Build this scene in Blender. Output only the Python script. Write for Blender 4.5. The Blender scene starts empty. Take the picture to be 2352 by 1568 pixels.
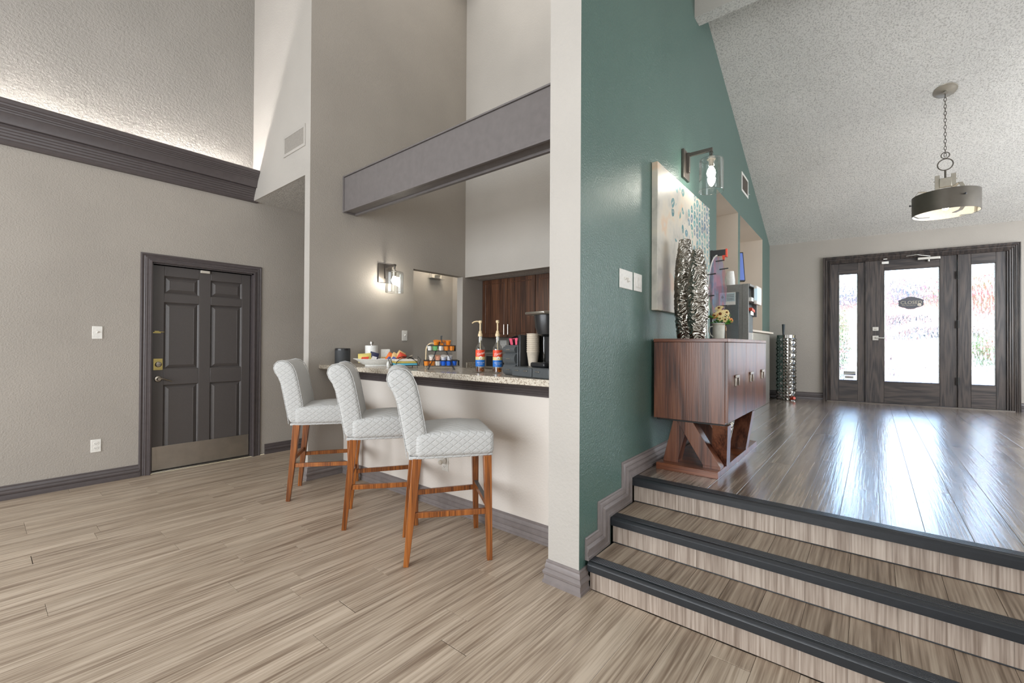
import bpy, bmesh, math, random
from mathutils import Vector, Matrix
random.seed(7)
R = math.radians
scene = bpy.context.scene
COL = scene.collection

# ------------------------------------------------------------------ camera
H = 1.27
cd = bpy.data.cameras.new('camera'); cam = bpy.data.objects.new('camera', cd); COL.objects.link(cam)
yaw, pit, rol = R(39.41), R(.386), R(.306)
fw = Vector((math.cos(yaw)*math.cos(pit), math.sin(yaw)*math.cos(pit), math.sin(pit)))
rt0 = Vector((math.sin(yaw), -math.cos(yaw), 0)); up0 = rt0.cross(fw)
rt = rt0*math.cos(rol)+up0*math.sin(rol); up = -rt0*math.sin(rol)+up0*math.cos(rol)
m = Matrix((rt, up, -fw)).transposed().to_4x4(); m.translation = Vector((0, 0, H))
cam.matrix_world = m
cd.sensor_width = 36; cd.lens = 1009.3/2352*36; cd.clip_start = .05; cd.clip_end = 200
scene.camera = cam

# ------------------------------------------------------------------ world, sun, lights, exposure
w = bpy.data.worlds.new('sky'); scene.world = w; w.use_nodes = True
nt = w.node_tree; bg = nt.nodes['Background']
sky = nt.nodes.new('ShaderNodeTexSky'); sky.sky_type = 'NISHITA'; sky.sun_disc = False
sky.sun_elevation = R(48); sky.sun_rotation = R(200); sky.air_density = 1.2; sky.dust_density = .6
nt.links.new(sky.outputs[0], bg.inputs[0]); bg.inputs[1].default_value = 3.4

def area(name, loc, target, sx, sy, power, col=(1, 1, 1), spread=180):
    d = bpy.data.lights.new(name, 'AREA'); d.shape = 'RECTANGLE'; d.size = sx; d.size_y = sy
    d.energy = power; d.color = col; d.spread = R(spread)
    o = bpy.data.objects.new(name, d); COL.objects.link(o); o.location = loc
    o.rotation_euler = (Vector(target)-Vector(loc)).to_track_quat('-Z', 'Y').to_euler()
    return o
sd = bpy.data.lights.new('sun', 'SUN'); sd.energy = 7.0; sd.angle = R(.6); sd.color = (1, .95, .88)
so = bpy.data.objects.new('sun', sd); COL.objects.link(so); so.location = (12, -6, 9)
so.rotation_euler = Vector((.45, .75, -1.0)).to_track_quat('-Z', 'Y').to_euler()
# area lights added in place of unseen windows behind the camera
area('daylight_fill', (-3.85, 2.2, 1.75), (2, 2.2, 1.5), 5.5, 3.0, 400, (.90, .95, 1.0))
area('daylight_fill', (-.6, -3.3, 2.6), (-.4, 3, 1.9), 5.0, 3.2, 135, (.92, .96, 1.0))
# added overhead fills for ceiling bounce, and a side fill for the foyer
area('overhead_fill', (-.6, 1.6, 5.85), (-.4, 1.6, 0), 4.5, 4.5, 35, (1, .97, .93))
area('daylight_fill', (6.0, -2.95, 1.95), (6.0, 2.0, 1.7), 3.4, 2.0, 175, (.90, .95, 1.0))  # added to brighten the foyer, no window built here
area('overhead_fill', (3.15, 2.75, 5.8), (3.15, 2.75, 0), 1.3, 2.2, 16, (1, .97, .92))
scene.view_settings.view_transform = 'Standard'; scene.view_settings.look = 'None'
scene.view_settings.exposure = 0.0; scene.view_settings.gamma = 1.0
scene.view_settings.use_curve_mapping = False
scene.cycles.use_denoising = True
scene.cycles.max_bounces = 8; scene.cycles.transparent_max_bounces = 16
scene.cycles.sample_clamp_indirect = 6; scene.cycles.caustics_reflective = False; scene.cycles.caustics_refractive = False

# ------------------------------------------------------------------ mesh helpers
class MB:
    """collects shapes in a bmesh"""
    def __init__(s): s.b = bmesh.new()
    def box(s, x0, x1, y0, y1, z0, z1, mi=0, M=None):
        vs = [s.b.verts.new((x, y, z)) for z in (z0, z1) for (x, y) in ((x0, y0), (x1, y0), (x1, y1), (x0, y1))]
        if M is not None:
            for v in vs: v.co = M @ v.co
        for f in ((3, 2, 1, 0), (4, 5, 6, 7), (0, 1, 5, 4), (1, 2, 6, 5), (2, 3, 7, 6), (3, 0, 4, 7)):
            s.b.faces.new([vs[i] for i in f]).material_index = mi
        return s
    def hexa(s, bot, top, mi=0):
        vs = [s.b.verts.new(p) for p in list(bot)+list(top)]
        n = len(bot)
        s.b.faces.new([vs[i] for i in reversed(range(n))]).material_index = mi
        s.b.faces.new([vs[i+n] for i in range(n)]).material_index = mi
        for i in range(n):
            j = (i+1) % n
            s.b.faces.new([vs[i], vs[j], vs[j+n], vs[i+n]]).material_index = mi
        return s
    def prism(s, pts, z0, z1, mi=0): return s.hexa([(x, y, z0) for x, y in pts], [(x, y, z1) for x, y in pts], mi)
    def beam(s, a, b, wx, wy, hint=(0, 0, 1), wx2=None, wy2=None):
        a = Vector(a); b = Vector(b); t = (b-a).normalized(); h = Vector(hint)
        u = t.cross(h)
        if u.length < 1e-4: u = t.cross(Vector((1, 0, 0)))
        u.normalize(); v = u.cross(t)
        wx2 = wx2 or wx; wy2 = wy2 or wy
        q = lambda p, X, Y: [p+u*X/2*i+v*Y/2*j for i, j in ((-1, -1), (1, -1), (1, 1), (-1, 1))]
        return s.hexa(q(a, wx, wy), q(b, wx2, wy2))
    def lathe(s, prof, n=24, c=(0, 0, 0), cap=True, fn=None, mi=0):
        c = Vector(c); rings = []
        for (r, z) in prof:
            rings.append([s.b.verts.new(c+Vector((r*math.cos(2*math.pi*i/n), r*math.sin(2*math.pi*i/n), z))) for i in range(n)])
        for a, b in zip(rings, rings[1:]):
            for i in range(n):
                j = (i+1) % n; s.b.faces.new([a[i], a[j], b[j], b[i]]).material_index = mi
        if cap:
            s.b.faces.new(list(reversed(rings[0]))).material_index = mi; s.b.faces.new(rings[-1]).material_index = mi
        return s
    def tube(s, pts, r, n=8, closed=False, cap=True, r2=None):
        pts = [Vector(p) for p in pts]; N = len(pts); rings = []; u = None
        for i, p in enumerate(pts):
            a = pts[(i-1) % N] if (closed or i > 0) else p; b = pts[(i+1) % N] if (closed or i < N-1) else p
            t = (b-a).normalized()
            if u is None:
                u = t.cross(Vector((0, 0, 1)))
                if u.length < .1: u = t.cross(Vector((1, 0, 0)))
            u = (u-t*u.dot(t)).normalized(); v = t.cross(u)
            rr = r if r2 is None else r+(r2-r)*i/max(1, N-1)
            rings.append([s.b.verts.new(p+(u*math.cos(2*math.pi*k/n)+v*math.sin(2*math.pi*k/n))*rr) for k in range(n)])
        prs = list(zip(rings, rings[1:]))
        if closed: prs.append((rings[-1], rings[0]))
        for a, b in prs:
            for k in range(n): s.b.faces.new([a[k], a[(k+1) % n], b[(k+1) % n], b[k]])
        if cap and not closed: s.b.faces.new(list(reversed(rings[0]))); s.b.faces.new(rings[-1])
        return s
    def sweep(s, path, N, prof, flip=False):
        """mitred moulding: prof = (lateral, depth) points, path lies in a plane of normal N"""
        N = Vector(N).normalized(); P = [Vector(p) for p in path]; rings = []
        for i, p in enumerate(P):
            t1 = (P[i]-P[i-1]).normalized() if i > 0 else None
            t2 = (P[i+1]-P[i]).normalized() if i < len(P)-1 else None
            t1 = t1 or t2; t2 = t2 or t1
            l1 = N.cross(t1); l2 = N.cross(t2)
            if flip: l1, l2 = -l1, -l2
            l = (l1+l2); l = l/max(.2, l.dot(l1))
            rings.append([s.b.verts.new(p+l*a+N*d) for a, d in prof])
        n = len(prof)
        for a, b in zip(rings, rings[1:]):
            for k in range(n): s.b.faces.new([a[k], a[(k+1) % n], b[(k+1) % n], b[k]])
        s.b.faces.new(rings[0]); s.b.faces.new(list(reversed(rings[-1])))
        return s
    def ball(s, c, r, sx=1, sy=1, sz=1, n=12):
        M = Matrix.Translation(c) @ Matrix.Diagonal((sx*r, sy*r, sz*r, 1))
        bmesh.ops.create_uvsphere(s.b, u_segments=n, v_segments=max(5, n//2+1), radius=1, matrix=M); return s
    def make(s, name, mats, parent=None, bevel=0, seg=2, smooth=True, loc=None, angle=35, sub=0):
        bmesh.ops.recalc_face_normals(s.b, faces=s.b.faces)
        me = bpy.data.meshes.new(name); s.b.to_mesh(me); s.b.free()
        if not isinstance(mats, (list, tuple)): mats = [mats]
        for mm in mats: me.materials.append(mm)
        if smooth:
            for p in me.polygons: p.use_smooth = True
            me.set_sharp_from_angle(angle=R(angle))
        o = bpy.data.objects.new(name, me); COL.objects.link(o)
        if loc: o.location = loc
        if bevel:
            md = o.modifiers.new('bevel', 'BEVEL'); md.width = bevel; md.segments = seg; md.limit_method = 'ANGLE'; md.angle_limit = R(40)
            md.harden_normals = False
        if sub:
            md = o.modifiers.new('sub', 'SUBSURF'); md.levels = sub; md.render_levels = sub
        if parent is not None: o.parent = parent
        return o
def tag(o, label=None, cat=None, group=None, kind=None):
    if label: o['label'] = label
    if cat: o['category'] = cat
    if group: o['group'] = group
    if kind: o['kind'] = kind
    return o
def struct(o, label=None): o['kind'] = 'structure'; return tag(o, label)
def empty(name, loc=(0, 0, 0), rz=0, label=None, cat=None, group=None, kind=None):
    o = bpy.data.objects.new(name, None); COL.objects.link(o); o.location = loc; o.rotation_euler = (0, 0, rz)
    o.empty_display_size = .1
    return tag(o, label, cat, group, kind)
def copy_tree(o, parent=None):
    c = o.copy(); COL.objects.link(c); c.parent = parent
    for ch in list(o.children): copy_tree(ch, c)
    return c
def text(body, size, mat, parent, loc, rot, depth=.0008, align='CENTER', name='lettering', sx=1, shear=0):
    cu = bpy.data.curves.new(name, 'FONT'); cu.body = body; cu.size = size; cu.extrude = depth; cu.align_x = align; cu.align_y = 'CENTER'; cu.shear = shear
    cu.resolution_u = 3
    to = bpy.data.objects.new(name, cu)
    me = bpy.data.meshes.new_from_object(to); bpy.data.objects.remove(to)
    me.materials.append(mat) if not me.materials else None
    for i in range(len(me.materials)): me.materials[i] = mat
    o = bpy.data.objects.new(name, me); COL.objects.link(o); o.parent = parent; o.location = loc; o.rotation_euler = rot; o.scale = (sx, 1, 1)
    return o

# ------------------------------------------------------------------ materials
def srgb(r, g, b):
    f = lambda c: (c/255/12.92) if c/255 <= .04045 else ((c/255+.055)/1.055)**2.4
    return (f(r), f(g), f(b), 1)
def base(name, col, rough=.5, metal=0, spec=.5):
    m = bpy.data.materials.new(name); m.use_nodes = True; n = m.node_tree.nodes; p = n['Principled BSDF']
    p.inputs['Base Color'].default_value = col; p.inputs['Roughness'].default_value = rough
    p.inputs['Metallic'].default_value = metal; p.inputs['Specular IOR Level'].default_value = spec
    return m, m.node_tree, p
def node(t, typ, **kw):
    n = t.nodes.new(typ)
    for k, v in kw.items():
        if k.startswith('i_'):
            key = k[2:]; n.inputs[int(key) if key.isdigit() else key.replace('_', ' ')].default_value = v
        else: setattr(n, k, v)
    return n
def coords(t, scale=(1, 1, 1), rnd=0, rot=(0, 0, 0)):
    tc = node(t, 'ShaderNodeTexCoord'); mp = node(t, 'ShaderNodeMapping'); mp.inputs['Scale'].default_value = scale
    mp.inputs['Rotation'].default_value = rot
    if rnd:
        oi = node(t, 'ShaderNodeObjectInfo'); mu = node(t, 'ShaderNodeVectorMath', operation='SCALE'); cb = node(t, 'ShaderNodeCombineXYZ')
        t.links.new(oi.outputs['Random'], cb.inputs[0]); t.links.new(oi.outputs['Random'], cb.inputs[1]); t.links.new(oi.outputs['Random'], cb.inputs[2])
        t.links.new(cb.outputs[0], mu.inputs[0]); mu.inputs['Scale'].default_value = rnd
        ad = node(t, 'ShaderNodeVectorMath', operation='ADD')
        t.links.new(tc.outputs['Object'], ad.inputs[0]); t.links.new(mu.outputs[0], ad.inputs[1]); t.links.new(ad.outputs[0], mp.inputs[0])
    else: t.links.new(tc.outputs['Object'], mp.inputs[0])
    return mp.outputs[0]
def ramp(t, src, stops):
    r = node(t, 'ShaderNodeValToRGB'); e = r.color_ramp.elements
    while len(e) < len(stops): e.new(.5)
    for el, (p, c) in zip(e, stops): el.position = p; el.color = c
    t.links.new(src, r.inputs[0]); return r.outputs[0]
def bump(t, p, h, dist, strength=1, prev=None):
    b = node(t, 'ShaderNodeBump'); b.inputs['Distance'].default_value = dist; b.inputs['Strength'].default_value = strength
    t.links.new(h, b.inputs['Height'])
    if prev is not None: t.links.new(prev, b.inputs['Normal'])
    t.links.new(b.outputs[0], p.inputs['Normal']); return b.outputs[0]
def paint(name, col, rough=.6, sc=85, dist=.0032, popcorn=False, var=.06, spec=.4):
    m, t, p = base(name, col, rough, 0, spec)
    co = coords(t)
    n1 = node(t, 'ShaderNodeTexNoise'); n1.inputs['Scale'].default_value = sc; n1.inputs['Detail'].default_value = 3 if not popcorn else 6; n1.inputs['Roughness'].default_value = .55 if not popcorn else .7
    t.links.new(co, n1.inputs['Vector'])
    bump(t, p, n1.outputs[0], dist)
    n2 = node(t, 'ShaderNodeTexNoise'); n2.inputs['Scale'].default_value = 1.3; n2.inputs['Detail'].default_value = 2; t.links.new(co, n2.inputs['Vector'])
    k = lambda f: (min(1, col[0]*f), min(1, col[1]*f), min(1, col[2]*f), 1)
    c = ramp(t, n2.outputs[0], [(.3, k(1-var)), (.7, k(1+var))])
    if popcorn:
        mx = node(t, 'ShaderNodeMix', data_type='RGBA', blend_type='MULTIPLY'); mx.inputs[0].default_value = 1
        sp = ramp(t, n1.outputs[0], [(.38, (.62, .61, .60, 1)), (.52, (1, 1, 1, 1))])
        t.links.new(c, mx.inputs[6]); t.links.new(sp, mx.inputs[7]); c = mx.outputs[2]
    t.links.new(c, p.inputs['Base Color']); return m
def wood(name, cd_, cm_, cl_, axis=0, sc=1.0, rough=.4, rnd=9.0, bdist=.0006, rings=.5, fine=1.0, spec=.5, tone=.12, coat=0, na=1.0):
    m, t, p = base(name, cm_, rough, 0, spec)
    s = [46*sc, 46*sc, 46*sc]; s[axis] = 1.0*sc
    co = coords(t, tuple(s), rnd)
    n1 = node(t, 'ShaderNodeTexNoise', i_Scale=1.0); n1.inputs['Detail'].default_value = 5; n1.inputs['Roughness'].default_value = .6; n1.inputs['Distortion'].default_value = .6; t.links.new(co, n1.inputs['Vector'])
    s2 = [95*sc*fine]*3; s2[axis] = 3.0*sc
    co2 = coords(t, tuple(s2), rnd)
    n2 = node(t, 'ShaderNodeTexNoise', i_Scale=1.0); n2.inputs['Detail'].default_value = 3; t.links.new(co2, n2.inputs['Vector'])
    s3 = [6*sc]*3; s3[axis] = .55*sc
    co3 = coords(t, tuple(s3), rnd)
    n3 = node(t, 'ShaderNodeTexNoise', i_Scale=.8); n3.inputs['Detail'].default_value = 1; t.links.new(co3, n3.inputs['Vector'])
    wv = node(t, 'ShaderNodeMath', operation='MULTIPLY'); wv.inputs[1].default_value = 34; t.links.new(n3.outputs[0], wv.inputs[0])
    sn = node(t, 'ShaderNodeMath', operation='SINE'); t.links.new(wv.outputs[0], sn.inputs[0])
    # height = noise + ring*rings + fine
    a1 = node(t, 'ShaderNodeMath', operation='MULTIPLY_ADD'); a1.inputs[1].default_value = .10*rings; 
    s4 = [15*sc]*3; s4[axis] = .6*sc
    n4 = node(t, 'ShaderNodeTexNoise', i_Scale=1.0); n4.inputs['Detail'].default_value = 2; t.links.new(coords(t, tuple(s4), rnd), n4.inputs['Vector'])
    mx4 = node(t, 'ShaderNodeMath', operation='ADD'); t.links.new(n1.outputs[0], mx4.inputs[0]); t.links.new(n4.outputs[0], mx4.inputs[1])
    nn = node(t, 'ShaderNodeMath', operation='MULTIPLY_ADD'); nn.inputs[1].default_value = .5*na; nn.inputs[2].default_value = .5-.5*na; t.links.new(mx4.outputs[0], nn.inputs[0])
    t.links.new(sn.outputs[0], a1.inputs[0]); t.links.new(nn.outputs[0], a1.inputs[2])
    f1 = node(t, 'ShaderNodeMath', operation='MULTIPLY_ADD'); f1.inputs[1].default_value = .8; f1.inputs[2].default_value = -.40; t.links.new(n2.outputs[0], f1.inputs[0])
    a2 = node(t, 'ShaderNodeMath', operation='ADD'); t.links.new(a1.outputs[0], a2.inputs[0]); t.links.new(f1.outputs[0], a2.inputs[1])
    c = ramp(t, a2.outputs[0], [(.30, cd_), (.50, cm_), (.68, cl_)])
    oi = node(t, 'ShaderNodeObjectInfo'); hs = node(t, 'ShaderNodeHueSaturation')
    mr = node(t, 'ShaderNodeMapRange'); mr.inputs[3].default_value = 1-tone; mr.inputs[4].default_value = 1+tone
    t.links.new(oi.outputs['Random'], mr.inputs[0]); t.links.new(mr.outputs[0], hs.inputs['Value']); t.links.new(c, hs.inputs['Color'])
    t.links.new(hs.outputs[0], p.inputs['Base Color'])
    bo = bump(t, p, a2.outputs[0], bdist)
    if coat: t.links.new(bo, p.inputs['Coat Normal'])
    if coat: p.inputs['Coat Weight'].default_value = coat; p.inputs['Coat Roughness'].default_value = .23
    return m
def plain(name, col, rough=.5, metal=0, spec=.5, nz=None):
    m, t, p = base(name, col, rough, metal, spec)
    co = coords(t); n = node(t, 'ShaderNodeTexNoise'); n.inputs['Scale'].default_value = (nz or (60, .0004))[0]; n.inputs['Detail'].default_value = 3; t.links.new(co, n.inputs['Vector'])
    bump(t, p, n.outputs[0], (nz or (60, .0004))[1])
    k = lambda f: (min(1, col[0]*f), min(1, col[1]*f), min(1, col[2]*f), 1)
    t.links.new(ramp(t, n.outputs[0], [(.3, k(.92)), (.7, k(1.06))]), p.inputs['Base Color'])
    return m
def glassy(name, tint=(1, 1, 1, 1), refl=.10):
    m = bpy.data.materials.new(name); m.use_nodes = True; t = m.node_tree; t.nodes.remove(t.nodes['Principled BSDF'])
    tr = node(t, 'ShaderNodeBsdfTransparent'); tr.inputs[0].default_value = tint
    gl = node(t, 'ShaderNodeBsdfGlossy'); gl.inputs['Roughness'].default_value = .03
    lw = node(t, 'ShaderNodeLayerWeight'); lw.inputs[0].default_value = .35
    mr = node(t, 'ShaderNodeMapRange'); mr.inputs[3].default_value = refl*.5; mr.inputs[4].default_value = min(1, refl*6)
    t.links.new(lw.outputs['Facing'], mr.inputs[0])
    mx = node(t, 'ShaderNodeMixShader'); t.links.new(mr.outputs[0], mx.inputs[0]); t.links.new(tr.outputs[0], mx.inputs[1]); t.links.new(gl.outputs[0], mx.inputs[2])
    t.links.new(mx.outputs[0], t.nodes['Material Output'].inputs[0]); return m
def emit(name, col, st):
    m, t, p = base(name, col, .5); p.inputs['Emission Color'].default_value = col; p.inputs['Emission Strength'].default_value = st; return m

M = {}
M['wall'] = paint('wall_paint', srgb(165, 158, 149), .62)
M['white'] = paint('wall_paint_lit', srgb(184, 179, 172), .62, sc=60, dist=.0025)  # same paint as the walls, lightened for faces toward the daylight
M['front'] = paint('bar_front_lightened', srgb(224, 216, 207), .62, sc=70, dist=.002)  # wall paint brightened to make up for shade on the bar front
M['niche'] = paint('niche_paint', srgb(214, 203, 189), .65, dist=.001)
M['cove'] = paint('upper_wall_paint', srgb(158, 154, 148), .65, sc=55, dist=.008)
M['green'] = paint('green_paint', srgb(82, 109, 101), .32, sc=100, dist=.0034, spec=.6)
M['popcorn'] = paint('popcorn_ceiling', srgb(226, 222, 215), .8, sc=75, dist=.016, popcorn=True)
M['trim'] = plain('dark_trim_paint', srgb(84, 77, 77), .32, 0, .5, (25, .0002))
M['trim2'] = plain('grey_trim_paint', srgb(128, 120, 118), .38, 0, .5, (25, .0003))
M['door'] = plain('dark_door_paint', srgb(82, 77, 75), .36, 0, .5, (120, .0004))
M['beam'] = plain('grey_beam_paint', srgb(112, 107, 106), .42, 0, .5, (18, .0006))
lt = (srgb(130, 112, 95), srgb(174, 157, 138), srgb(198, 182, 163))
M['plank'] = wood('vinyl_plank', *lt, axis=0, sc=1.0, rough=.36, rings=.4, bdist=.0008, spec=.5, tone=.05, na=.8)
M['plank2'] = wood('landing_plank', srgb(96, 82, 71), srgb(138, 122, 108), srgb(164, 149, 134), axis=0, sc=1.0, rough=.26, rings=1.0, bdist=.0007, spec=.8, tone=.08, coat=1.0)
M['tread'] = wood('tread_vinyl', srgb(108, 92, 77), srgb(150, 133, 116), srgb(176, 160, 142), axis=0, sc=1.0, rough=.38, rings=.5, bdist=.0008, tone=.04, na=.8)
M['riser'] = wood('riser_vinyl', srgb(126, 110, 97), srgb(162, 147, 134), srgb(184, 170, 157), axis=2, sc=1.2, rough=.5, rings=.25, bdist=.0005, tone=.04, na=.7)
M['sub'] = plain('dark_joint', srgb(70, 62, 54), .7)
M['rubber'] = plain('black_rubber', srgb(32, 35, 39), .34, 0, .5, (40, .0006))

# ------------------------------------------------------------------ setting: geometry constants
LY = 5.39        # left wall
XB = 1.955       # bulkhead, pillar end face
LW = 4.05        # lamp wall
BX = 2.31        # bar front wall
KX = 3.974       # upper wall behind the bar
ZP = .45         # landing level
G = lambda x: 1.157+.0203*(x-1.955)          # face of the green wall
EX = lambda y: 8.2036-.12*y                  # entry wall face
EA = math.atan(.12)
TOP = 6.0

# floors: dark substrate, vinyl planks on it
fl = MB().box(-4, 5.0, -3.5, LY, -.12, -.004).make('floor', M['sub'], smooth=False); struct(fl, 'wood-look vinyl plank floor of the lounge')
pf = MB().box(2.625, 8.9, -3.1, 1.4, 0, ZP-.004).make('landing_floor', M['sub'], smooth=False); struct(pf, 'raised wood-look plank floor of the entry foyer')
PM = {}
def plank_mesh(L, W, mat, T=.004):
    k = (round(L, 3), round(W, 3), mat.name)
    if k not in PM:
        b = bmesh.new(); g = .0006; c = .0009
        x, y = L/2-g, W/2-g
        vs = [b.verts.new(p) for p in [(-x, -y, -T), (x, -y, -T), (x, y, -T), (-x, y, -T), (-x, -y, -c), (x, -y, -c), (x, y, -c), (-x, y, -c),
                                      (-x+c, -y+c, 0), (x-c, -y+c, 0), (x-c, y-c, 0), (-x+c, y-c, 0)]]
        b.faces.new([vs[i] for i in (8, 9, 10, 11)])
        for i in range(4):
            j = (i+1) % 4
            b.faces.new([vs[i], vs[j], vs[j+4], vs[i+4]]); b.faces.new([vs[i+4], vs[j+4], vs[j+8], vs[i+8]])
        me = bpy.data.meshes.new('plank'); b.to_mesh(me); b.free(); me.materials.append(mat); PM[k] = me
    return PM[k]
def plank(cx, cy, z, L, W, mat, parent, name='plank'):
    o = bpy.data.objects.new(name, plank_mesh(L, W, mat)); COL.objects.link(o); o.location = (cx, cy, z); o.parent = parent
    return o
def lay(x0, x1, y0, y1, z, parent, mat, L=1.22, W=.152, xlim=None, seed=3):
    rr = random.Random(seed); y = y1
    while y > y0+.01:
        wv = min(W, y-y0); off = rr.random()*L
        xa, xb = (x0, x1) if xlim is None else xlim(y-wv/2)
        x = xa
        first = True
        while x < xb-.01:
            l = (off if first and off > .2 else L); first = False
            l = min(l, xb-x)
            if l > .03: plank(x+l/2, y-wv/2, z, round(l, 2) if l < L else L, wv, mat, parent)
            x += l
        y -= wv
lay(-1.0, 2.32, -.9, LY-.005, 0, fl, M['plank'], xlim=lambda y: (-1.0, 2.036 if y < 1.10 else (4.6 if y > 4.15 else 2.31)))
lay(-4.0, -1.0, -3.5, LY-.005, 0, fl, M['plank'], L=3.0, W=.608, seed=9)
lay(2.67, 8.3, -2.1, 1.19, ZP, pf, M['plank2'], W=.152, seed=5, xlim=lambda y: (2.655, EX(y)-.0))
lay(2.605, 8.5, -3.1, -2.1, ZP, pf, M['plank2'], L=2.95, W=.5, seed=6)

# steps
def step(xf, xback, zt, zb, y0, y1, tread=True):
    st = empty('stair_step', (xf, 0, zb), kind='structure')
    T = Matrix.Translation((-xf, 0, -zb))
    MB().box(xf+.034, xback, y0, y1, zb, zt-.004, M=T).make('step_core', M['sub'], st, smooth=False)
    # riser strips with vertical grain, slight joints
    y = y1; rr = random.Random(int(zt*100)); 
    while y > y0+.01:
        wv = min(rr.choice((.152, .152, .305)), y-y0)
        MB().box(.030, .034, -wv/2+.0004, wv/2-.0004, .004, zt-zb-.006).make('riser_strip', M['riser'], st, smooth=False, loc=(0, y-wv/2, 0))
        y -= wv
    # tread planks
    if tread:
        y = y1
        while y > y0+.01:
            wv = min(.152, y-y0); L = xback-xf-.055
            plank(.055+L/2, y-wv/2, zt-zb, round(L, 3), wv, M['tread'], st, 'tread_plank'); y -= wv
        MB().tube([(xback-xf-.004, y0, zt-zb+.002), (xback-xf-.004, y1, zt-zb+.002)], .0035, 6).make('caulk_line', M['rubber'], st)
    # rubber nosing: rounded front, ribbed top
    pr = [(.0, -.044), (.004, -.046), (.030, -.046), (.030, -.004)]
    pr += [(.085, -.004), (.085, .001)]
    for i in range(7):
        x = .080-.008*i
        pr += [(x, .0035), (x-.0045, .0035), (x-.0055, .0015), (x-.0072, .0015)]
    pr += [(.020, .003), (.010, .001), (.004, -.005), (.0, -.013)]
    b = MB(); rings = []
    for yy in (y0, y1): rings.append([b.b.verts.new((px, yy, zt-zb+pz)) for px, pz in pr])
    n = len(pr)
    for k in range(n): b.b.faces.new([rings[0][k], rings[0][(k+1) % n], rings[1][(k+1) % n], rings[1][k]])
    b.b.faces.new(rings[0]); b.b.faces.new(list(reversed(rings[1])))
    b.make('nosing', M['rubber'], st, angle=25)
    return st
step(2.005, 2.31, .15, 0, -2.6, G(2.1)-.022)
step(2.275, 2.61, .30, .15, -2.6, G(2.4)-.022)
step(2.575, 2.66, .45, .30, -2.6, G(2.7)-.022, tread=False)

# walls
def struct_box(name, boxes, mats, label=None):
    b = MB()
    for q in boxes: b.box(*q)
    return struct(b.make(name, mats, smooth=False), label)
DX0, DX1, DZ = 1.078, 1.955, 2.035
struct_box('wall_left', [(-4, DX0, LY, LY+.2, 0, 3.0), (DX1, 5.0, LY, LY+.2, 0, 3.0), (DX0, DX1, LY, LY+.2, DZ, 3.0)], M['wall'])
struct_box('wall_left_upper', [(-4, 2.1, LY, LY+.2, 3.0, TOP)], M['cove'])
struct_box('wall_bulkhead', [(XB, XB+.02, LW+.10, LY, 2.862, TOP)], M['white'])
b = MB()
for q in [(XB, 3.151, LW, LW+.1, 0, TOP), (3.151, 3.93, LW, LW+.1, 2.127, TOP), (3.93, 4.76, LW, LW+.1, 0, TOP)]: b.box(*q)
wl = b.make('wall_lamp', [M['wall'], M['white']], smooth=False); struct(wl)
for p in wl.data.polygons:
    if p.normal.x < -.9: p.material_index = 1  # faces toward the daylight get the lightened copy of the paint
struct_box('ceiling_hall', [(XB+.02, 5.0, LW+.1, LY, 2.862, 2.95)], M['popcorn'])
struct_box('wall_hall_end', [(5.0, 5.1, LW, LY+.2, 0, 3.0)], M['wall'])
struct_box('wall_bar_back', [(KX, KX+.12, G(4)+.19, LW, 2.125, TOP)], M['white'])
struct_box('wall_kitchen', [(4.60, 4.645, G(4.6)+.19, LW, 0, 2.2)], M['wall'])
struct_box('ceiling_kitchen', [(KX+.12, 4.60, G(4.6)+.19, LW, 2.125, 2.2)], M['popcorn'])
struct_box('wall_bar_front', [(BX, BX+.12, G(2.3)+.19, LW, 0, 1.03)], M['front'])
# green wall, slightly skewed, with two tall openings
b = MB(); TH = .19
def gseg(x0, x1, z0, z1):
    b.hexa([(x0, G(x0), z0), (x1, G(x1), z0), (x1, G(x1)+TH, z0), (x0, G(x0)+TH, z0)], [(x0, G(x0), z1), (x1, G(x1), z1), (x1, G(x1)+TH, z1), (x0, G(x0)+TH, z1)])
N1, N2, N3, N4 = 4.69, 5.70, 5.81, 7.375
gseg(XB, N1, 0, TOP); gseg(N1, N4, 0, 1.28); gseg(N1, N4, 2.84, TOP); gseg(N2, N3, 1.28, 2.84); gseg(N4, 8.2, 0, TOP)
gw = b.make('wall_green', [M['white'], M['green'], M['niche']], smooth=False); struct(gw, 'dark green textured wall beside the steps')
for p in gw.data.polygons:
    if p.normal.y < -.9: p.material_index = 1
    elif p.center.x > 4.6: p.material_index = 2
for nm, (a, c, z1) in (('wall_niche_near', (N1, N2, 2.84)), ('wall_niche_far', (N3, N4, 2.84))):
    y0 = G(a)+TH; yc_ = G(c)+TH; y1 = 2.15
    b = MB(); t_ = .04
    b.box(a-t_, a, y0, y1, 1.2, z1+t_); b.box(c, c+t_, yc_, y1, 1.2, z1+t_); b.box(a, c, y1, y1+t_, 1.2, z1+t_); b.prism([(a, y0), (c, yc_), (c, y1), (a, y1)], z1, z1+t_)
    struct(b.make(nm, M['niche'], smooth=False))
# entry wall in its own frame
EF = empty('entry_frame_origin', (8.2036, 0, ZP), EA) if False else None
EM = Matrix.Translation((8.2036, 0, ZP)) @ Matrix.Rotation(EA, 4, 'Z')
EY = lambda y: y*math.sqrt(1+.12*.12)       # photo y on the wall -> frame y
ODL, ODR, ODT = EY(.545), EY(-1.385), 2.085   # opening
b = MB()
for q in [(0, .18, ODL, EY(1.34), -.5, 2.75), (0, .18, EY(-3.1), ODR, -.5, 2.75), (0, .18, ODR, ODL, ODT, 2.75), (0, .18, ODR, ODL, -.5, -.01)]: b.box(*q, M=EM)
struct(b.make('wall_entry', M['wall'], smooth=False))
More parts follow.
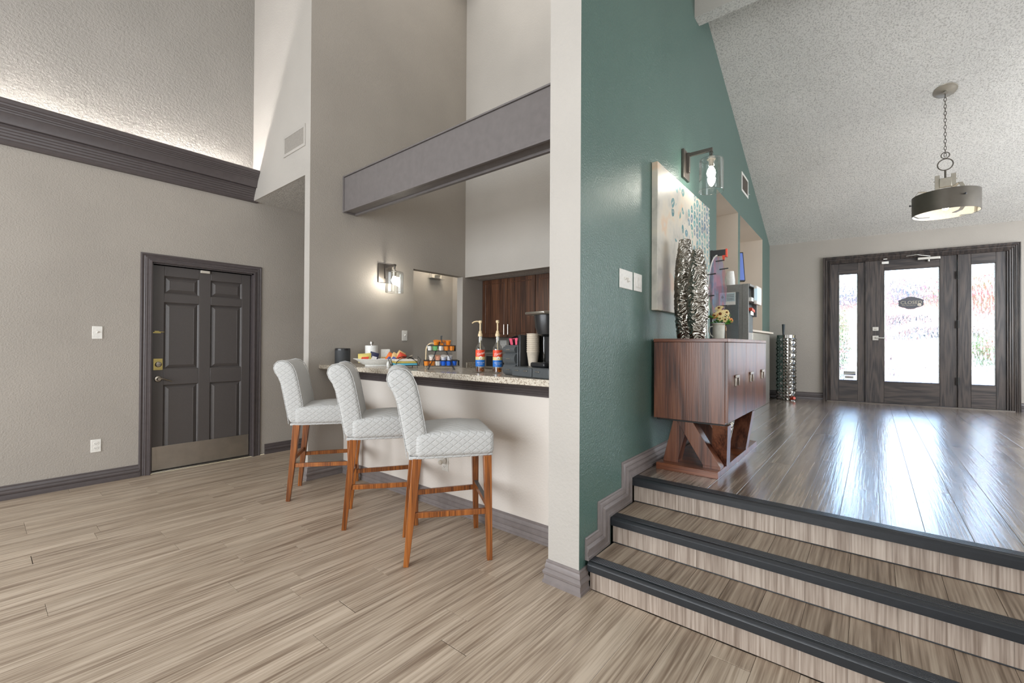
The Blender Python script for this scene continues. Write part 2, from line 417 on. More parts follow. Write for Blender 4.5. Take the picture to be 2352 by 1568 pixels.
# foyer ceiling slope
zc = lambda x, y: 2.872+.395*(EX(y)-x)
b = MB(); P4 = [(4.04, 1.3), (EX(1.3)+.15, 1.3), (EX(-3.2)+.15, -3.2), (4.04, -3.2)]
b.hexa([(x, y, zc(x, y)) for x, y in P4], [(x, y, zc(x, y)+.1) for x, y in P4])
struct(b.make('ceiling_foyer', M['popcorn'], smooth=False), 'sloping popcorn ceiling over the foyer')
b = MB().box(3.93, 4.06, -3.2, G(3.95), 4.114, TOP); hd = b.make('wall_header', [M['white'], M['popcorn']], smooth=False); struct(hd)
for p in hd.data.polygons:
    if p.normal.z < -.9: p.material_index = 1
struct_box('ceiling', [(-4, 4.1, -3.5, LY, TOP, TOP+.1)], M['popcorn'])
struct_box('wall_back', [(-4.1, -4, -3.5, LY, 0, TOP)], M['wall'])
struct_box('wall_right', [(-4, 4.0, -3.6, -3.5, 0, TOP)], M['wall'])
struct_box('wall_foyer_right', [(3.9, 9, -3.2, -3.1, 0, TOP)], M['wall'])

# baseboards
BP = [(0, 0), (0, .022), (.014, .022), (.018, .017), (.040, .015), (.046, .020), (.058, .022), (.066, .016), (.072, .011), (.078, .013), (.088, .012), (.100, .008), (.108, .009), (.114, .004), (.114, 0)]
def baseboard(name, path, N, flip=False, sc=1.0, mat='trim', parent=None):
    o = MB().sweep(path, N, [(a*sc, d*sc) for a, d in BP], flip).make(name, M[mat], parent, angle=20)
    if parent is None: struct(o)
    return o
struct_box('wall_leak_blocker', [(-4, 5.1, LY+.2, LY+.3, 0, 3.1)], M['sub'])  # added unseen sheet, blocks outside light leaking round the left door
baseboard('baseboard_left', [(-4, LY, 0), (.985, LY, 0)], (0, -1, 0))
baseboard('baseboard_left.001', [(2.098, LY, 0), (5, LY, 0)], (0, -1, 0))
def wrap(name, path, sc=1.0, mat='trim2', flip=False):
    o = MB().sweep(path, (0, 0, 1), [(d*sc, a*sc) for a, d in BP], flip).make(name, M[mat], angle=20); return struct(o)
wrap('baseboard_lamp_wall', [(XB+.3, LW+.1, 0), (XB, LW+.1, 0), (XB, LW, 0), (BX, LW, 0), (BX, G(2.3)+.19, 0), (XB, G(XB)+.19, 0), (XB, G(XB), 0), (2.03, G(2.03), 0)], 1.06, flip=True)
# stepped baseboard on the green wall
gn = Vector((.0203, -1, 0)).normalized()
sp = [(2.015, .152), (2.268, .152), (2.268, .302), (2.575, .302), (2.575, .452), (8.05, .452)]
o = baseboard('baseboard_green', [(x, G(x), z) for x, z in sp], gn, mat='trim2')
b = MB().sweep([(0, EY(.588), 0), (0, EY(1.30), 0)], (-1, 0, 0), BP, flip=True); o = b.make('baseboard_entry', M['trim'], angle=20); o.matrix_world = EM; struct(o)
b = MB().sweep([(0, EY(-3.0), 0), (0, EY(-1.445), 0)], (-1, 0, 0), BP, flip=True); o = b.make('baseboard_entry.001', M['trim'], angle=20); o.matrix_world = EM; struct(o)

# crown moulding with cove light
cp = [(.28, .0), (.28, .19), (.262, .192), (.255, .175), (.235, .172), (.228, .160), (.222, .160), (.216, .148), (.205, .146), (.200, .138), (.190, .135), (.18, .12), (.125, .105), (.120, .107), (.120, .03)]
cr = empty('trim_1', (0, LY, 2.86), kind='structure')
def cprofile(name, prof, z, par):
    b = MB().sweep([(-4, 0, z), (1.998, 0, z)], (0, -1, 0), prof); return b.make(name, M['trim'], par, angle=20)
cprofile('upper_crown', [(.300, .175), (.300, .192), (.286, .198), (.268, .192), (.262, .180), (.250, .178), (.246, .170), (.236, .170), (.232, .160), (.222, .158), (.218, .148), (.206, .146), (.204, .140), (.150, .118), (.130, .116), (.130, .0), (.150, .0), (.150, .100), (.21, .125)], -.0, cr)
cprofile('lower_crown', [(.128, .0), (.128, .088), (.116, .088), (.108, .074), (.094, .072), (.088, .062), (.074, .060), (.068, .050), (.052, .048), (.044, .038), (.030, .036), (.022, .030), (.008, .034), (-.008, .026), (-.012, .0)], -.0, cr)
M['led'] = emit('cove_tube', (1, .97, .93, 1), 160)
for i in range(5):
    x0 = -3.4+i*1.08
    MB().tube([(x0, -.085, .165), (x0+.98, -.085, .165)], .011, 8).make('cove_tube', M['led'], cr)

# ------------------------------------------------------------------ more materials
M['chrome'] = plain('brushed_steel', srgb(190, 186, 178), .28, 1, .5, (200, .0002))
M['nickel'] = plain('satin_nickel', srgb(170, 162, 150), .3, 1, .5, (200, .0001))
M['bronze'] = plain('brushed_nickel_dark', srgb(112, 106, 100), .36, .8, .5, (150, .0002))
M['brass'] = plain('brass', srgb(196, 178, 112), .35, 1)
M['plastic'] = plain('white_plastic', srgb(232, 229, 222), .35)
M['offwhite'] = plain('ivory_plastic', srgb(206, 198, 184), .4)
M['black'] = plain('black_plastic', srgb(34, 35, 37), .28)
M['grey'] = plain('dark_grey_plastic', srgb(78, 82, 84), .32)
M['darkw'] = plain('dark_slot', srgb(40, 38, 36), .6)
M['steelplate'] = plain('kick_plate_steel', srgb(176, 170, 160), .34, .9, .5, (9, .0012))
M['oak'] = wood('entry_oak', srgb(36, 31, 31), srgb(62, 54, 51), srgb(78, 68, 62), axis=2, sc=2.2, rough=.38, rings=1.3, bdist=.0008, na=.6)
M['oakh'] = wood('entry_oak_rail', srgb(36, 31, 31), srgb(62, 54, 51), srgb(78, 68, 62), axis=1, sc=2.2, rough=.38, rings=1.3, bdist=.0008, na=.6)
M['console'] = wood('console_walnut', srgb(66, 38, 28), srgb(100, 60, 43), srgb(116, 73, 52), axis=2, sc=1.3, rough=.28, rings=1.5, bdist=.0006, spec=.6, tone=.03, rnd=0, na=.5)
M['consoleh'] = wood('console_walnut_base', srgb(66, 34, 22), srgb(104, 58, 36), srgb(128, 76, 48), axis=1, sc=1.2, rough=.28, rings=.8, bdist=.0004, spec=.6, tone=.03, rnd=0)
M['cab'] = wood('cabinet_laminate', srgb(46, 28, 20), srgb(80, 50, 34), srgb(106, 70, 48), axis=2, sc=1.0, rough=.36, rings=.5, bdist=.0002, tone=.03)
M['leg'] = wood('stool_leg_wood', srgb(92, 48, 16), srgb(138, 78, 30), srgb(166, 100, 44), axis=2, sc=1.3, rough=.28, rings=.25, bdist=.0002, spec=.6, tone=.05)
def fabric():
    m, t, p = base('quilted_slipcover', srgb(190, 190, 188), .85, 0, .3); p.inputs['Sheen Weight'].default_value = .25
    tc = node(t, 'ShaderNodeTexCoord'); sx = node(t, 'ShaderNodeSeparateXYZ'); t.links.new(tc.outputs['Object'], sx.inputs[0])
    def mth(op, a, b=None, v=None):
        n = node(t, 'ShaderNodeMath', operation=op)
        for i, q in enumerate((a, b)):
            if q is None: continue
            if isinstance(q, (int, float)): n.inputs[i].default_value = q
            else: t.links.new(q, n.inputs[i])
        return n.outputs[0]
    X_, Y_, Z_ = sx.outputs
    outs = []
    for sg in (1, -1):
        a = mth('ADD', mth('ADD', X_, Y_), mth('MULTIPLY', Z_, sg*1.35))
        f = mth('FRACT', mth('MULTIPLY', a, 19.0)); d = mth('ABSOLUTE', mth('SUBTRACT', f, .5))
        outs.append(mth('MINIMUM', mth('MULTIPLY', mth('SUBTRACT', .5, d), 7.0), 1.0))
    h = mth('MINIMUM', outs[0], outs[1])
    nz = node(t, 'ShaderNodeTexNoise'); nz.inputs['Scale'].default_value = 260; t.links.new(tc.outputs['Object'], nz.inputs['Vector'])
    h2 = mth('ADD', h, mth('MULTIPLY', nz.outputs[0], .35))
    bump(t, p, h2, .0022, .9); return m
M['fabric'] = fabric()
def granite():
    m, t, p = base('granite', srgb(200, 190, 174), .16, 0, .5)
    co = coords(t); v = node(t, 'ShaderNodeTexVoronoi'); v.inputs['Scale'].default_value = 75; t.links.new(co, v.inputs['Vector'])
    n = node(t, 'ShaderNodeTexNoise'); n.inputs['Scale'].default_value = 85; n.inputs['Detail'].default_value = 6; n.inputs['Roughness'].default_value = .7; t.links.new(co, n.inputs['Vector'])
    c1 = ramp(t, n.outputs[0], [(.30, srgb(66, 54, 46)), (.40, srgb(150, 134, 116)), (.47, srgb(200, 190, 174)), (.62, srgb(214, 206, 192)), (.72, srgb(174, 156, 132))])
    n2 = node(t, 'ShaderNodeTexNoise'); n2.inputs['Scale'].default_value = 120; n2.inputs['Detail'].default_value = 3; t.links.new(co, n2.inputs['Vector'])
    c2 = ramp(t, n2.outputs[0], [(.34, srgb(70, 58, 50)), (.42, (1, 1, 1, 1))])
    mx = node(t, 'ShaderNodeMix', data_type='RGBA', blend_type='MULTIPLY'); mx.inputs[0].default_value = .8
    t.links.new(c1, mx.inputs[6]); t.links.new(c2, mx.inputs[7]); t.links.new(mx.outputs[2], p.inputs['Base Color']); return m
M['granite'] = granite()
M['glass'] = glassy('clear_glass', (.97, .98, .98, 1), .10)
M['bulb'] = emit('warm_bulb', (1, .93, .82, 1), 140)

# ------------------------------------------------------------------ left door
d = empty('door_1', (DX0, LY+.04, 0), kind='structure', label='dark grey six-panel door')
W_ = DX1-DX0; T = Matrix.Translation((0, 0, 0))
pz = [(.205, .85), (1.005, 1.67), (1.757, 1.93)]; px = [(1.174-DX0, 1.466-DX0), (1.570-DX0, 1.866-DX0)]
b = MB(); D0 = .04
xs = [0.004, px[0][0], px[0][1], px[1][0], px[1][1], W_-.004]; zs = [.012, pz[0][0], pz[0][1], pz[1][0], pz[1][1], pz[2][0], pz[2][1], DZ-.004]
for i in (0, 2, 4): b.box(xs[i], xs[i+1], 0, D0, zs[0], zs[-1])
for i in (0, 2, 4, 6):
    for j in (1, 3): b.box(xs[j], xs[j+1], 0, D0, zs[i], zs[i+1])
b.make('door_slab', M['door'], d, bevel=.003, seg=2)
for (x0, x1) in px:
    for (z0, z1) in pz:
        c = .012; e = .045; bb = MB()
        V = lambda q, y: [(x0+q, y, z0+q), (x1-q, y, z0+q), (x1-q, y, z1-q), (x0+q, y, z1-q)]
        rings = [[bb.b.verts.new(p) for p in V(q, y)] for q, y in ((0, .030), (0, .016), (.010, .022), (e-.002, .006), (e, .007))]
        for r0, r1 in zip(rings, rings[1:]):
            for k in range(4): bb.b.faces.new([r0[k], r0[(k+1) % 4], r1[(k+1) % 4], r1[k]])
        bb.b.faces.new(rings[-1]); bb.b.faces.new(list(reversed(rings[0])))
        bb.make('door_panel', M['door'], d, angle=10)
MB().box(.010, W_-.008, -.0025, 0, .018, .248).make('kick_plate', M['steelplate'], d, bevel=.001, seg=1)
CP = [(0, 0), (0, .032), (.010, .034), (.014, .028), (.022, .028), (.026, .020), (.040, .022), (.046, .014), (.052, .016), (.058, .010), (.066, .012), (.074, .016), (.082, .014), (.086, .004), (.086, 0)]
cas = MB().sweep([(0, -.04, 0), (0, -.04, DZ), (W_, -.04, DZ), (W_, -.04, 0)], (0, -1, 0), [(a+.012, q) for a, q in CP]).make('door_casing', M['trim'], d, angle=20)
b = MB(); b.box(-.02, .0, -.042, .04, 0, DZ+.02).box(W_, W_+.02, -.042, .04, 0, DZ+.02).box(-.02, W_+.02, -.042, .04, DZ, DZ+.02); b.make('door_jamb', M['trim'], d)
MB().box(0, W_, -.045, .05, 0, .010).make('threshold', M['chrome'], d, bevel=.003)
h = MB().lathe([(.031, 0), (.031, .006), (.026, .012), (.014, .014), (.012, .045), (.016, .05), (.013, .058)], 24).make('door_handle', M['nickel'], d)
h.rotation_euler = (R(90), 0, 0); h.location = (.052, 0, .913)
hl = MB().tube([(0, 0, .05), (.02, .004, .052), (.05, -.004, .05), (.08, -.018, .046), (.105, -.03, .042)], .0085, 8, r2=.005).make('lever', M['nickel'], h)
p_ = MB().box(.015, .088, -.003, 0, 1.0, 1.112).make('deadbolt_plate', M['brass'], d, bevel=.001)
k = MB().lathe([(.027, 0), (.027, .012), (.020, .018), (.0, .019)], 24, cap=False).make('deadbolt', M['nickel'], d); k.rotation_euler = (R(90), 0, 0); k.location = (.052, -.003, 1.056)
MB().box(-.018, .018, -.003, .003, .018, .030).make('thumb_turn', M['nickel'], k, bevel=.002)
MB().box(.01, .07, -.006, 0, 1.362, 1.372).box(.02, .055, -.014, -.004, 1.374, 1.384).tube([(.05, -.01, 1.376), (.095, -.012, 1.374)], .003, 6).make('slide_latch', M['brass'], d)
MB().box(.395, .478, -.022, 0, 1.998, 2.026).make('alarm_sensor', M['offwhite'], d, bevel=.004)

# switches and outlets
def plate(name, n, toggles, label, grp=None, mat='plastic', outlet=False, w=None):
    """built facing -y, centre at origin"""
    wd = w or (.070+.046*(n-1)); e = empty(name, label=label, cat='switch' if not outlet else 'outlet', group=grp)
    MB().box(-wd/2, wd/2, -.006, 0, -.057, .057).make('cover_plate', M[mat], e, bevel=.0035, seg=2)
    for i in range(n):
        x = (i-(n-1)/2)*.046
        if outlet:
            for zz in (-.02, .02):
                s_ = MB().lathe([(.0165, 0), (.0165, .0025)], 20).make('socket', M['plastic'], e); s_.rotation_euler = (R(90), 0, 0); s_.location = (x, -.006, zz)
                MB().box(-.0075, -.0055, -.004, .004, .0024, .0030).box(.0055, .0075, -.004, .004, .0024, .0030).box(-.002, .002, -.010, -.006, .0024, .0030).make('slot', M['darkw'], s_)
        elif toggles == 'rocker' or (isinstance(toggles, (list, tuple)) and toggles[i] == 'rocker'):
            MB().box(x-.0165, x+.0165, -.010, -.005, -.033, .033).make('rocker', M['plastic'], e, bevel=.002)
        elif isinstance(toggles, (list, tuple)) and toggles[i] == 'dial':
            k = MB().lathe([(.014, 0), (.014, .012), (.010, .016)], 20).make('dimmer_knob', M['plastic'], e); k.rotation_euler = (R(90), 0, 0); k.location = (x, -.006, 0)
        else:
            MB().beam((x, -.004, 0), (x, -.020, .010), .009, .012).make('toggle', M['plastic'], e, bevel=.001)
    return e
s1 = plate('light_switch', 1, None, 'white toggle switch plate on the left wall beside the dark door'); s1.location = (.685, LY, 1.357)
s2 = plate('wall_outlet', 1, None, 'white double outlet low on the left wall below the light switch', outlet=True); s2.location = (.684, LY, .342)
s3 = plate('light_switch', 1, None, 'white toggle switch plate on the bar side wall under the glass sconce'); s3.location = (3.034, LW, 1.362)
ga = math.atan(.0203)
s4 = plate('light_switch', 2, [None, 'dial'], 'wider white switch plate with a round dimmer knob on the green wall', w=.19); s4.location = (2.512, G(2.512), 1.67); s4.rotation_euler = (0, 0, ga)
s5 = plate('light_switch', 2, ['rocker', 'rocker'], 'narrower white switch plate beside the dimmer on the green wall', w=.13); s5.location = (2.692, G(2.692), 1.672); s5.rotation_euler = (0, 0, ga)
# bar front outlet with a plug-in freshener
s6 = plate('wall_outlet', 1, None, 'white outlet low on the bar front behind the nearest stool', outlet=True); s6.location = (BX, 2.56, .345); s6.rotation_euler = (0, 0, R(-90))
pg = empty('plug_in_freshener', (BX-.008, 2.565, .375), label='white plug-in air freshener in the bar front outlet', cat='air freshener')
q = MB().tube([(-.018, .03, 0), (-.028, -.03, .0)], .021, 14).make('holder', M['plastic'], pg, bevel=.004)
MB().lathe([(.017, 0), (.019, .006), (.016, .014)], 18).make('cap', M['offwhite'], pg, loc=(-.048, -.018, -.006)).rotation_euler = (0, R(-90), 0)
s7 = plate('wall_outlet', 2, None, 'white double-width outlet under the kitchen cabinets', outlet=True); s7.location = (4.598, 3.93, 1.27); s7.rotation_euler = (0, 0, R(-90))
s8 = plate('light_switch', 1, 'rocker', 'white switch plate at the right edge beside the entry casing'); s8.matrix_world = EM @ Matrix.Translation((0, EY(-1.53), 1.62)) @ Matrix.Rotation(R(-90), 4, 'Z') @ Matrix.Diagonal((1.3, 1, 2.1, 1))

# vents
M['slat'] = plain('vent_slat', srgb(150, 144, 136), .5)
def vent(name, wd, ht, n, vertical, label, flap=False):
    e = empty(name, label=label, cat='vent')
    fr = .028; b = MB(); b.box(-wd/2, wd/2, -.009, 0, -ht/2, -ht/2+fr).box(-wd/2, wd/2, -.009, 0, ht/2-fr, ht/2).box(-wd/2, -wd/2+fr, -.009, 0, -ht/2+fr, ht/2-fr).box(wd/2-fr, wd/2, -.009, 0, -ht/2+fr, ht/2-fr)
    b.make('frame', M['plastic'] if flap else M['white'], e, bevel=.002)
    MB().box(-wd/2+fr, wd/2-fr, -.001, 0, -ht/2+fr, ht/2-fr).make('backing', M['slat'] if flap else M['darkw'], e, smooth=False)
    for i in range(n):
        if vertical:
            x = -wd/2+fr+(wd-2*fr)*(i+.5)/n; MB().beam((x, -.005, -ht/2+fr), (x, -.005, ht/2-fr), .0015, .009, hint=(1, .8, 0)).make('slat', M['slat'], e, smooth=False)
        else:
            z = -ht/2+fr+(ht-2*fr)*(i+.5)/n; MB().beam((-wd/2+fr, -.005, z), (wd/2-fr, -.005, z), .009, .0015, hint=(0, .6, 1)).make('slat', M['plastic'], e, smooth=False)
    if flap: MB().beam((wd/2-.005, -.006, -ht*.22), (wd/2+.035, -.02, -ht*.24), .006, .003).make('damper_lever', M['plastic'], e)
    return e
v1 = vent('wall_vent', .46, .21, 22, True, 'beige air grille high on the pale bulkhead left of the bar'); v1.matrix_world = Matrix.Translation((XB, 4.375, 3.245)) @ Matrix.Rotation(R(-90), 4, 'Z')
v2 = vent('wall_vent', .40, .235, 12, True, 'white air grille high on the green wall near the ceiling slope', flap=True); v2.matrix_world = Matrix.Translation((6.07, G(6.07), 3.27)) @ Matrix.Rotation(ga, 4, 'Z')

# ------------------------------------------------------------------ bar
bt = empty('bar_counter', (2.3, 2.7, 1.03), label='long speckled granite bar top above the beige half wall', cat='counter')
MB().box(2.05-2.3, 2.64-2.3, G(2.3)+.192-2.7, LW-.001-2.7, 0, .04).make('granite_slab', M['granite'], bt, bevel=.004, seg=2)
BM = [(0, 0), (0, .014), (-.014, .018), (-.018, .014), (-.030, .020), (-.034, .016), (-.046, .022), (-.052, .018), (-.062, .026), (-.070, .030), (-.086, .030), (-.092, .022), (-.095, 0)]
MB().sweep([(BX-.002-2.3, G(2.3)+.192-2.7, 0), (BX-.002-2.3, LW-.001-2.7, 0)], (-1, 0, 0), [(-a-.096, dd) for a, dd in BM], flip=True).make('bar_moulding', M['trim'], bt, angle=20)
bm = empty('trim_2', (2.29, 2.7, 2.573), kind='structure', label='dark grey beam spanning over the bar')
Ty = (G(2.3)+.192-2.7, LW-.001-2.7)
b = MB(); b.box(0.012, .14, Ty[0], Ty[1], .004, .345).box(0, .012, Ty[0], Ty[1]-.012, .008, .335); b.make('beam_core', M['beam'], bm, bevel=.002)
b = MB(); b.box(-.010, .145, Ty[0], Ty[1], .338, .350).box(-.006, .016, Ty[0], Ty[1], -.006, .012).box(.118, .148, Ty[0], Ty[1], -.014, .006).box(-.012, .146, Ty[1]-.016, Ty[1], -.012, .350); b.make('beam_edging', M['beam'], bm, bevel=.002)

# kitchen beyond the bar
def cabinet(y0, y1, label, handles):
    e = empty('wall_cabinet', (4.292, (y0+y1)/2, 1.36), label=label, cat='cabinet', group='dark wood wall cabinets')
    w2 = (y1-y0)/2
    MB().box(.02, .305, -w2, w2, 0, .762).make('cabinet_box', M['cab'], e, smooth=False)
    n = 2 if w2 > .3 else 1
    for i in range(n):
        a = -w2+i*2*w2/n+.003; c = -w2+(i+1)*2*w2/n-.003
        dd = MB().box(0, .02, a, c, .004, .758)
        dr = dd.make('door', M['cab'], e, bevel=.002)
        g = .055
        MB().sweep([(0, a+g, g), (0, c-g, g), (0, c-g, .758-g), (0, a+g, .758-g), (0, a+g, g)], (-1, 0, 0), [(-.006, 0), (-.003, .0022), (.003, .0022), (.006, 0)]).make('door_bead', M['nickel'] if False else M['cab'], dr)
        hy = (c-.03) if (i == 0 and n == 2) else (a+.03)
        if handles: MB().tube([(-.028, hy, .035), (-.028, hy, .165)], .005, 8).tube([(0, hy, .055), (-.028, hy, .055)], .004, 6).tube([(0, hy, .145), (-.028, hy, .145)], .004, 6).make('handle', M['chrome'], dr)
cabinet(3.167, 4.046, 'two-door dark wood wall cabinet above the kitchen counter', True)
cabinet(2.40, 3.164, 'dark wood wall cabinet cut off by the pillar', True)
kc = empty('kitchen_counter', (4.32, 2.7, 0), label='speckled granite kitchen counter behind the bar', cat='counter')
MB().box(-.33, .275, -1.29, 1.345, .89, .93).box(-.33, .275, 1.325, 1.345, .93, 1.035).box(.255, .275, -1.29, 1.325, .93, 1.035).make('granite_slab', M['granite'], kc, bevel=.003)
MB().box(-.29, .275, -1.29, 1.345, .0, .89).make('base_cabinet', M['cab'], kc, smooth=False)
to = empty('toaster_oven', (4.33, 3.70, .931), label='silver toaster oven on the kitchen counter between the syrup bottles', cat='toaster oven')
b = MB().box(-.15, .15, -.20, .20, .02, .26); b.make('oven_body', M['nickel'], to, bevel=.02, seg=3)
MB().box(-.162, -.150, -.19, .19, .03, .235).make('oven_door', M['steelplate'], to, bevel=.004)
MB().box(-.166, -.162, -.15, .15, .06, .19).make('door_glass', M['black'], to)
MB().tube([(-.185, -.13, .212), (-.185, .13, .212)], .006, 8).tube([(-.162, -.12, .212), (-.185, -.12, .212)], .005, 6).tube([(-.162, .12, .212), (-.185, .12, .212)], .005, 6).make('handle', M['chrome'], to)
for yy in (-.16, .16):
    for xx in (-.12, .12): MB().box(xx-.012, xx+.012, yy-.012, yy+.012, 0, .022).make('foot', M['black'], to)

# hall light beyond the doorway
hl = empty('emergency_light', (4.6, LY, 2.335), label='small pale wall light high in the hall beyond the bar doorway', cat='light')
MB().box(-.10, .10, -.07, 0, -.03, .06).make('housing', M['offwhite'], hl, bevel=.006)
MB().box(-.13, .13, -.10, 0, -.042, -.03).make('tray', M['glass'], hl)
MB().tube([(-.05, -.085, .01), (.05, -.085, .02)], .012, 8).make('lens', M['chrome'], hl)
hb = bpy.data.lights.new('hall_lamp', 'AREA'); hb.energy = 10; hb.size = .3; hb.color = (1, .9, .75); ho = bpy.data.objects.new('hall_lamp', hb); COL.objects.link(ho); ho.location = (4.45, 5.05, 2.84)

# ------------------------------------------------------------------ stools
def make_stool():
    e = empty('bar_stool')
    # seat
    b = MB(); x0, x1, y_, z0, z1 = .05, .505, .240, .622, .762; nx, ny = 8, 8
    g = bmesh.ops.create_cube(b.b, size=1, matrix=Matrix.Translation(((x0+x1)/2, 0, (z0+z1)/2)) @ Matrix.Diagonal((x1-x0, 2*y_, z1-z0, 1)))
    bmesh.ops.bevel(b.b, geom=b.b.edges[:], offset=.03, segments=3, affect='EDGES', profile=.6)
    bmesh.ops.subdivide_edges(b.b, edges=[q for q in b.b.edges if q.calc_length() > .2], cuts=6, use_grid_fill=True)
    for v in b.b.verts:
        u = (v.co.x-x0)/(x1-x0)*2-1; ww = v.co.y/y_
        if v.co.z > .72: v.co.z += .022*(1-u*u)*(1-ww*ww)-.012*max(0, -u)
        if v.co.z > .68 and u > .6: v.co.z -= .006
        if v.co.x > .3: v.co.y *= 1+.03*(v.co.x-.3)
    b.make('seat', M['fabric'], e, angle=80)
    # backrest: side profile extruded across, rolled top
    pr = [(.0, .622), (-.012, .70), (-.030, .79), (-.048, .88), (-.062, .95), (-.082, 1.0), (-.106, 1.035), (-.118, 1.068), (-.112, 1.10), (-.088, 1.125), (-.05, 1.134), (-.008, 1.124), (.028, 1.092), (.052, 1.04), (.070, .97), (.084, .90), (.098, .83), (.110, .76), (.112, .70), (.10, .622)]
    b = MB(); hw = .228
    ys = [-hw-.0, -hw+.010, -hw+.030, -.12, 0, .12, hw-.030, hw-.010, hw]
    cx = sum(p[0] for p in pr)/len(pr); rings = []
    for i, yy in enumerate(ys):
        sc_ = {0: .80, 1: .93, 7: .93, 8: .80}.get(i, 1.0); ring = []
        for j, (px_, pz_) in enumerate(pr):
            # shrink towards the local mid-line near both ends to round the sides
            k2 = len(pr)-1-j; mx = (px_+pr[k2][0])/2; mz = (pz_+pr[k2][1])/2
            if pz_ > 1.03: mx, mz = -.04, 1.06
            ring.append(b.b.verts.new((mx+(px_-mx)*sc_, yy, mz+(pz_-mz)*sc_)))
        rings.append(ring)
    n = len(pr)
    for r0, r1 in zip(rings, rings[1:]):
        for k in range(n): b.b.faces.new([r0[k], r0[(k+1) % n], r1[(k+1) % n], r1[k]])
    b.b.faces.new(rings[0]); b.b.faces.new(list(reversed(rings[-1])))
    bk = b.make('backrest', M['fabric'], e, angle=60, sub=1)
    for s_ in (-1, 1):
        MB().tube([(px_*.97+.001, s_*(hw-.012), pz_) for px_, pz_ in pr], .0028, 5).make('seam', M['fabric'], bk)
    # gathered hem under the cover
    MB().box(.012, .50, -.222, .222, .608, .626).make('hem', M['fabric'], e, bevel=.006)
    for s_ in (-1, 1):
        MB().beam((.0, s_*.200, 0), (.058, s_*.196, .612), .036, .030, hint=(1, 0, 0), wx2=.052, wy2=.052).make('leg', M['leg'], e, bevel=.002)
        MB().beam((.480, s_*.235, 0), (.466, s_*.214, .612), .034, .030, hint=(1, 0, 0), wx2=.05, wy2=.046).make('leg', M['leg'], e, bevel=.002)
        MB().beam((.024, s_*.197, .285), (.470, s_*.226, .285), .020, .032, hint=(0, 0, 1)).make('stretcher', M['leg'], e, bevel=.002)
    MB().beam((.472, -.224, .315), (.472, .224, .315), .022, .034, hint=(0, 0, 1)).make('front_stretcher', M['leg'], e, bevel=.002)
    MB().beam((.472, -.205, .334), (.472, .205, .334), .024, .004, hint=(0, 0, 1)).make('foot_plate', M['grey'], e)
    MB().beam((.03, -.196, .33), (.03, .196, .33), .020, .032, hint=(0, 0, 1)).make('rear_stretcher', M['leg'], e, bevel=.002)
    return e
st0 = make_stool()
lab = ['nearest pale grey quilted bar stool, its whole seat in view below the syrup bottles', 'middle pale grey quilted bar stool between the other two', 'farthest pale grey quilted bar stool beside the end of the side wall']
for i, (x, y, a) in enumerate([(1.684, 2.225, -36), (1.719, 2.954, -36), (1.722, 3.80, -37)]):
    o = st0 if i == 0 else copy_tree(st0)
    o.location = (x, y, 0); o.rotation_euler = (0, 0, R(a)); tag(o, lab[i], 'bar stool', 'quilted bar stools at the counter')

# ------------------------------------------------------------------ sconces
def sconce(tall=.20):
    e = empty('wall_sconce')
    MB().box(-.07, .07, -.018, 0, -.10, .10).make('back_plate', M['bronze'], e, bevel=.002)
    MB().box(-.012, .012, -.04, -.018, -.055, .085).beam((0, -.03, .07), (0, -.20, .07), .020, .024, hint=(0, 0, 1)).make('arm', M['bronze'], e, bevel=.0015)
    MB().tube([(0, -.19+.012*math.cos(a), .045+.014*math.sin(a)) for a in [k*math.pi/6 for k in range(12)]], .003, 6, closed=True).tube([(.0, -.19, .062), (0, -.19, .018)], .005, 8).make('shackle', M['bronze'], e)
    MB().lathe([(.030, .0), (.031, .004), (.017, .008), (.017, .022), (.006, .028)], 24, c=(0, -.19, .0)).lathe([(.016, -.048), (.017, 0)], 20, c=(0, -.19, 0)).make('socket', M['nickel'], e)
    rr = .083
    b = MB()
    prof = [(.028, .006), (rr-.012, .004), (rr-.003, -.001), (rr, -.012), (rr, -tall), (rr-.003, -tall), (rr-.003, -.014), (rr-.013, .0), (.028, .002)]
    b.lathe(prof, 40, c=(0, -.19, 0), cap=False).make('glass_shade', M['glass'], e)
    MB().tube([(rr*math.cos(k*math.pi/20), -.19+rr*math.sin(k*math.pi/20), -tall) for k in range(40)], .0022, 6, closed=True).make('glass_rim', M['glassrim'], e)
    MB().lathe([(.004, -.132), (.014, -.126), (.026, -.108), (.030, -.090), (.024, -.070), (.014, -.052), (.013, -.046)], 20, c=(0, -.19, 0)).make('bulb', M['bulb'], e)
    return e
M['glassrim'] = glassy('glass_rim', (.9, .92, .92, 1), .35)
sc1 = sconce(.215); sc1.location = (2.768, LW, 2.022); sc1.scale = (1.2, .95, 1)
tag(sc1, 'glass cylinder sconce on the beige side wall above the bar', 'wall lamp')
sc2 = copy_tree(sc1); sc2.scale = (1, 1, 1); sc2.matrix_world = Matrix.Translation((3.66, G(3.66), 2.735)) @ Matrix.Rotation(ga, 4, 'Z') @ Matrix.Diagonal((1.12, 1.08, 1.15, 1))
tag(sc2, 'glass cylinder sconce on the green wall above the painting', 'wall lamp')

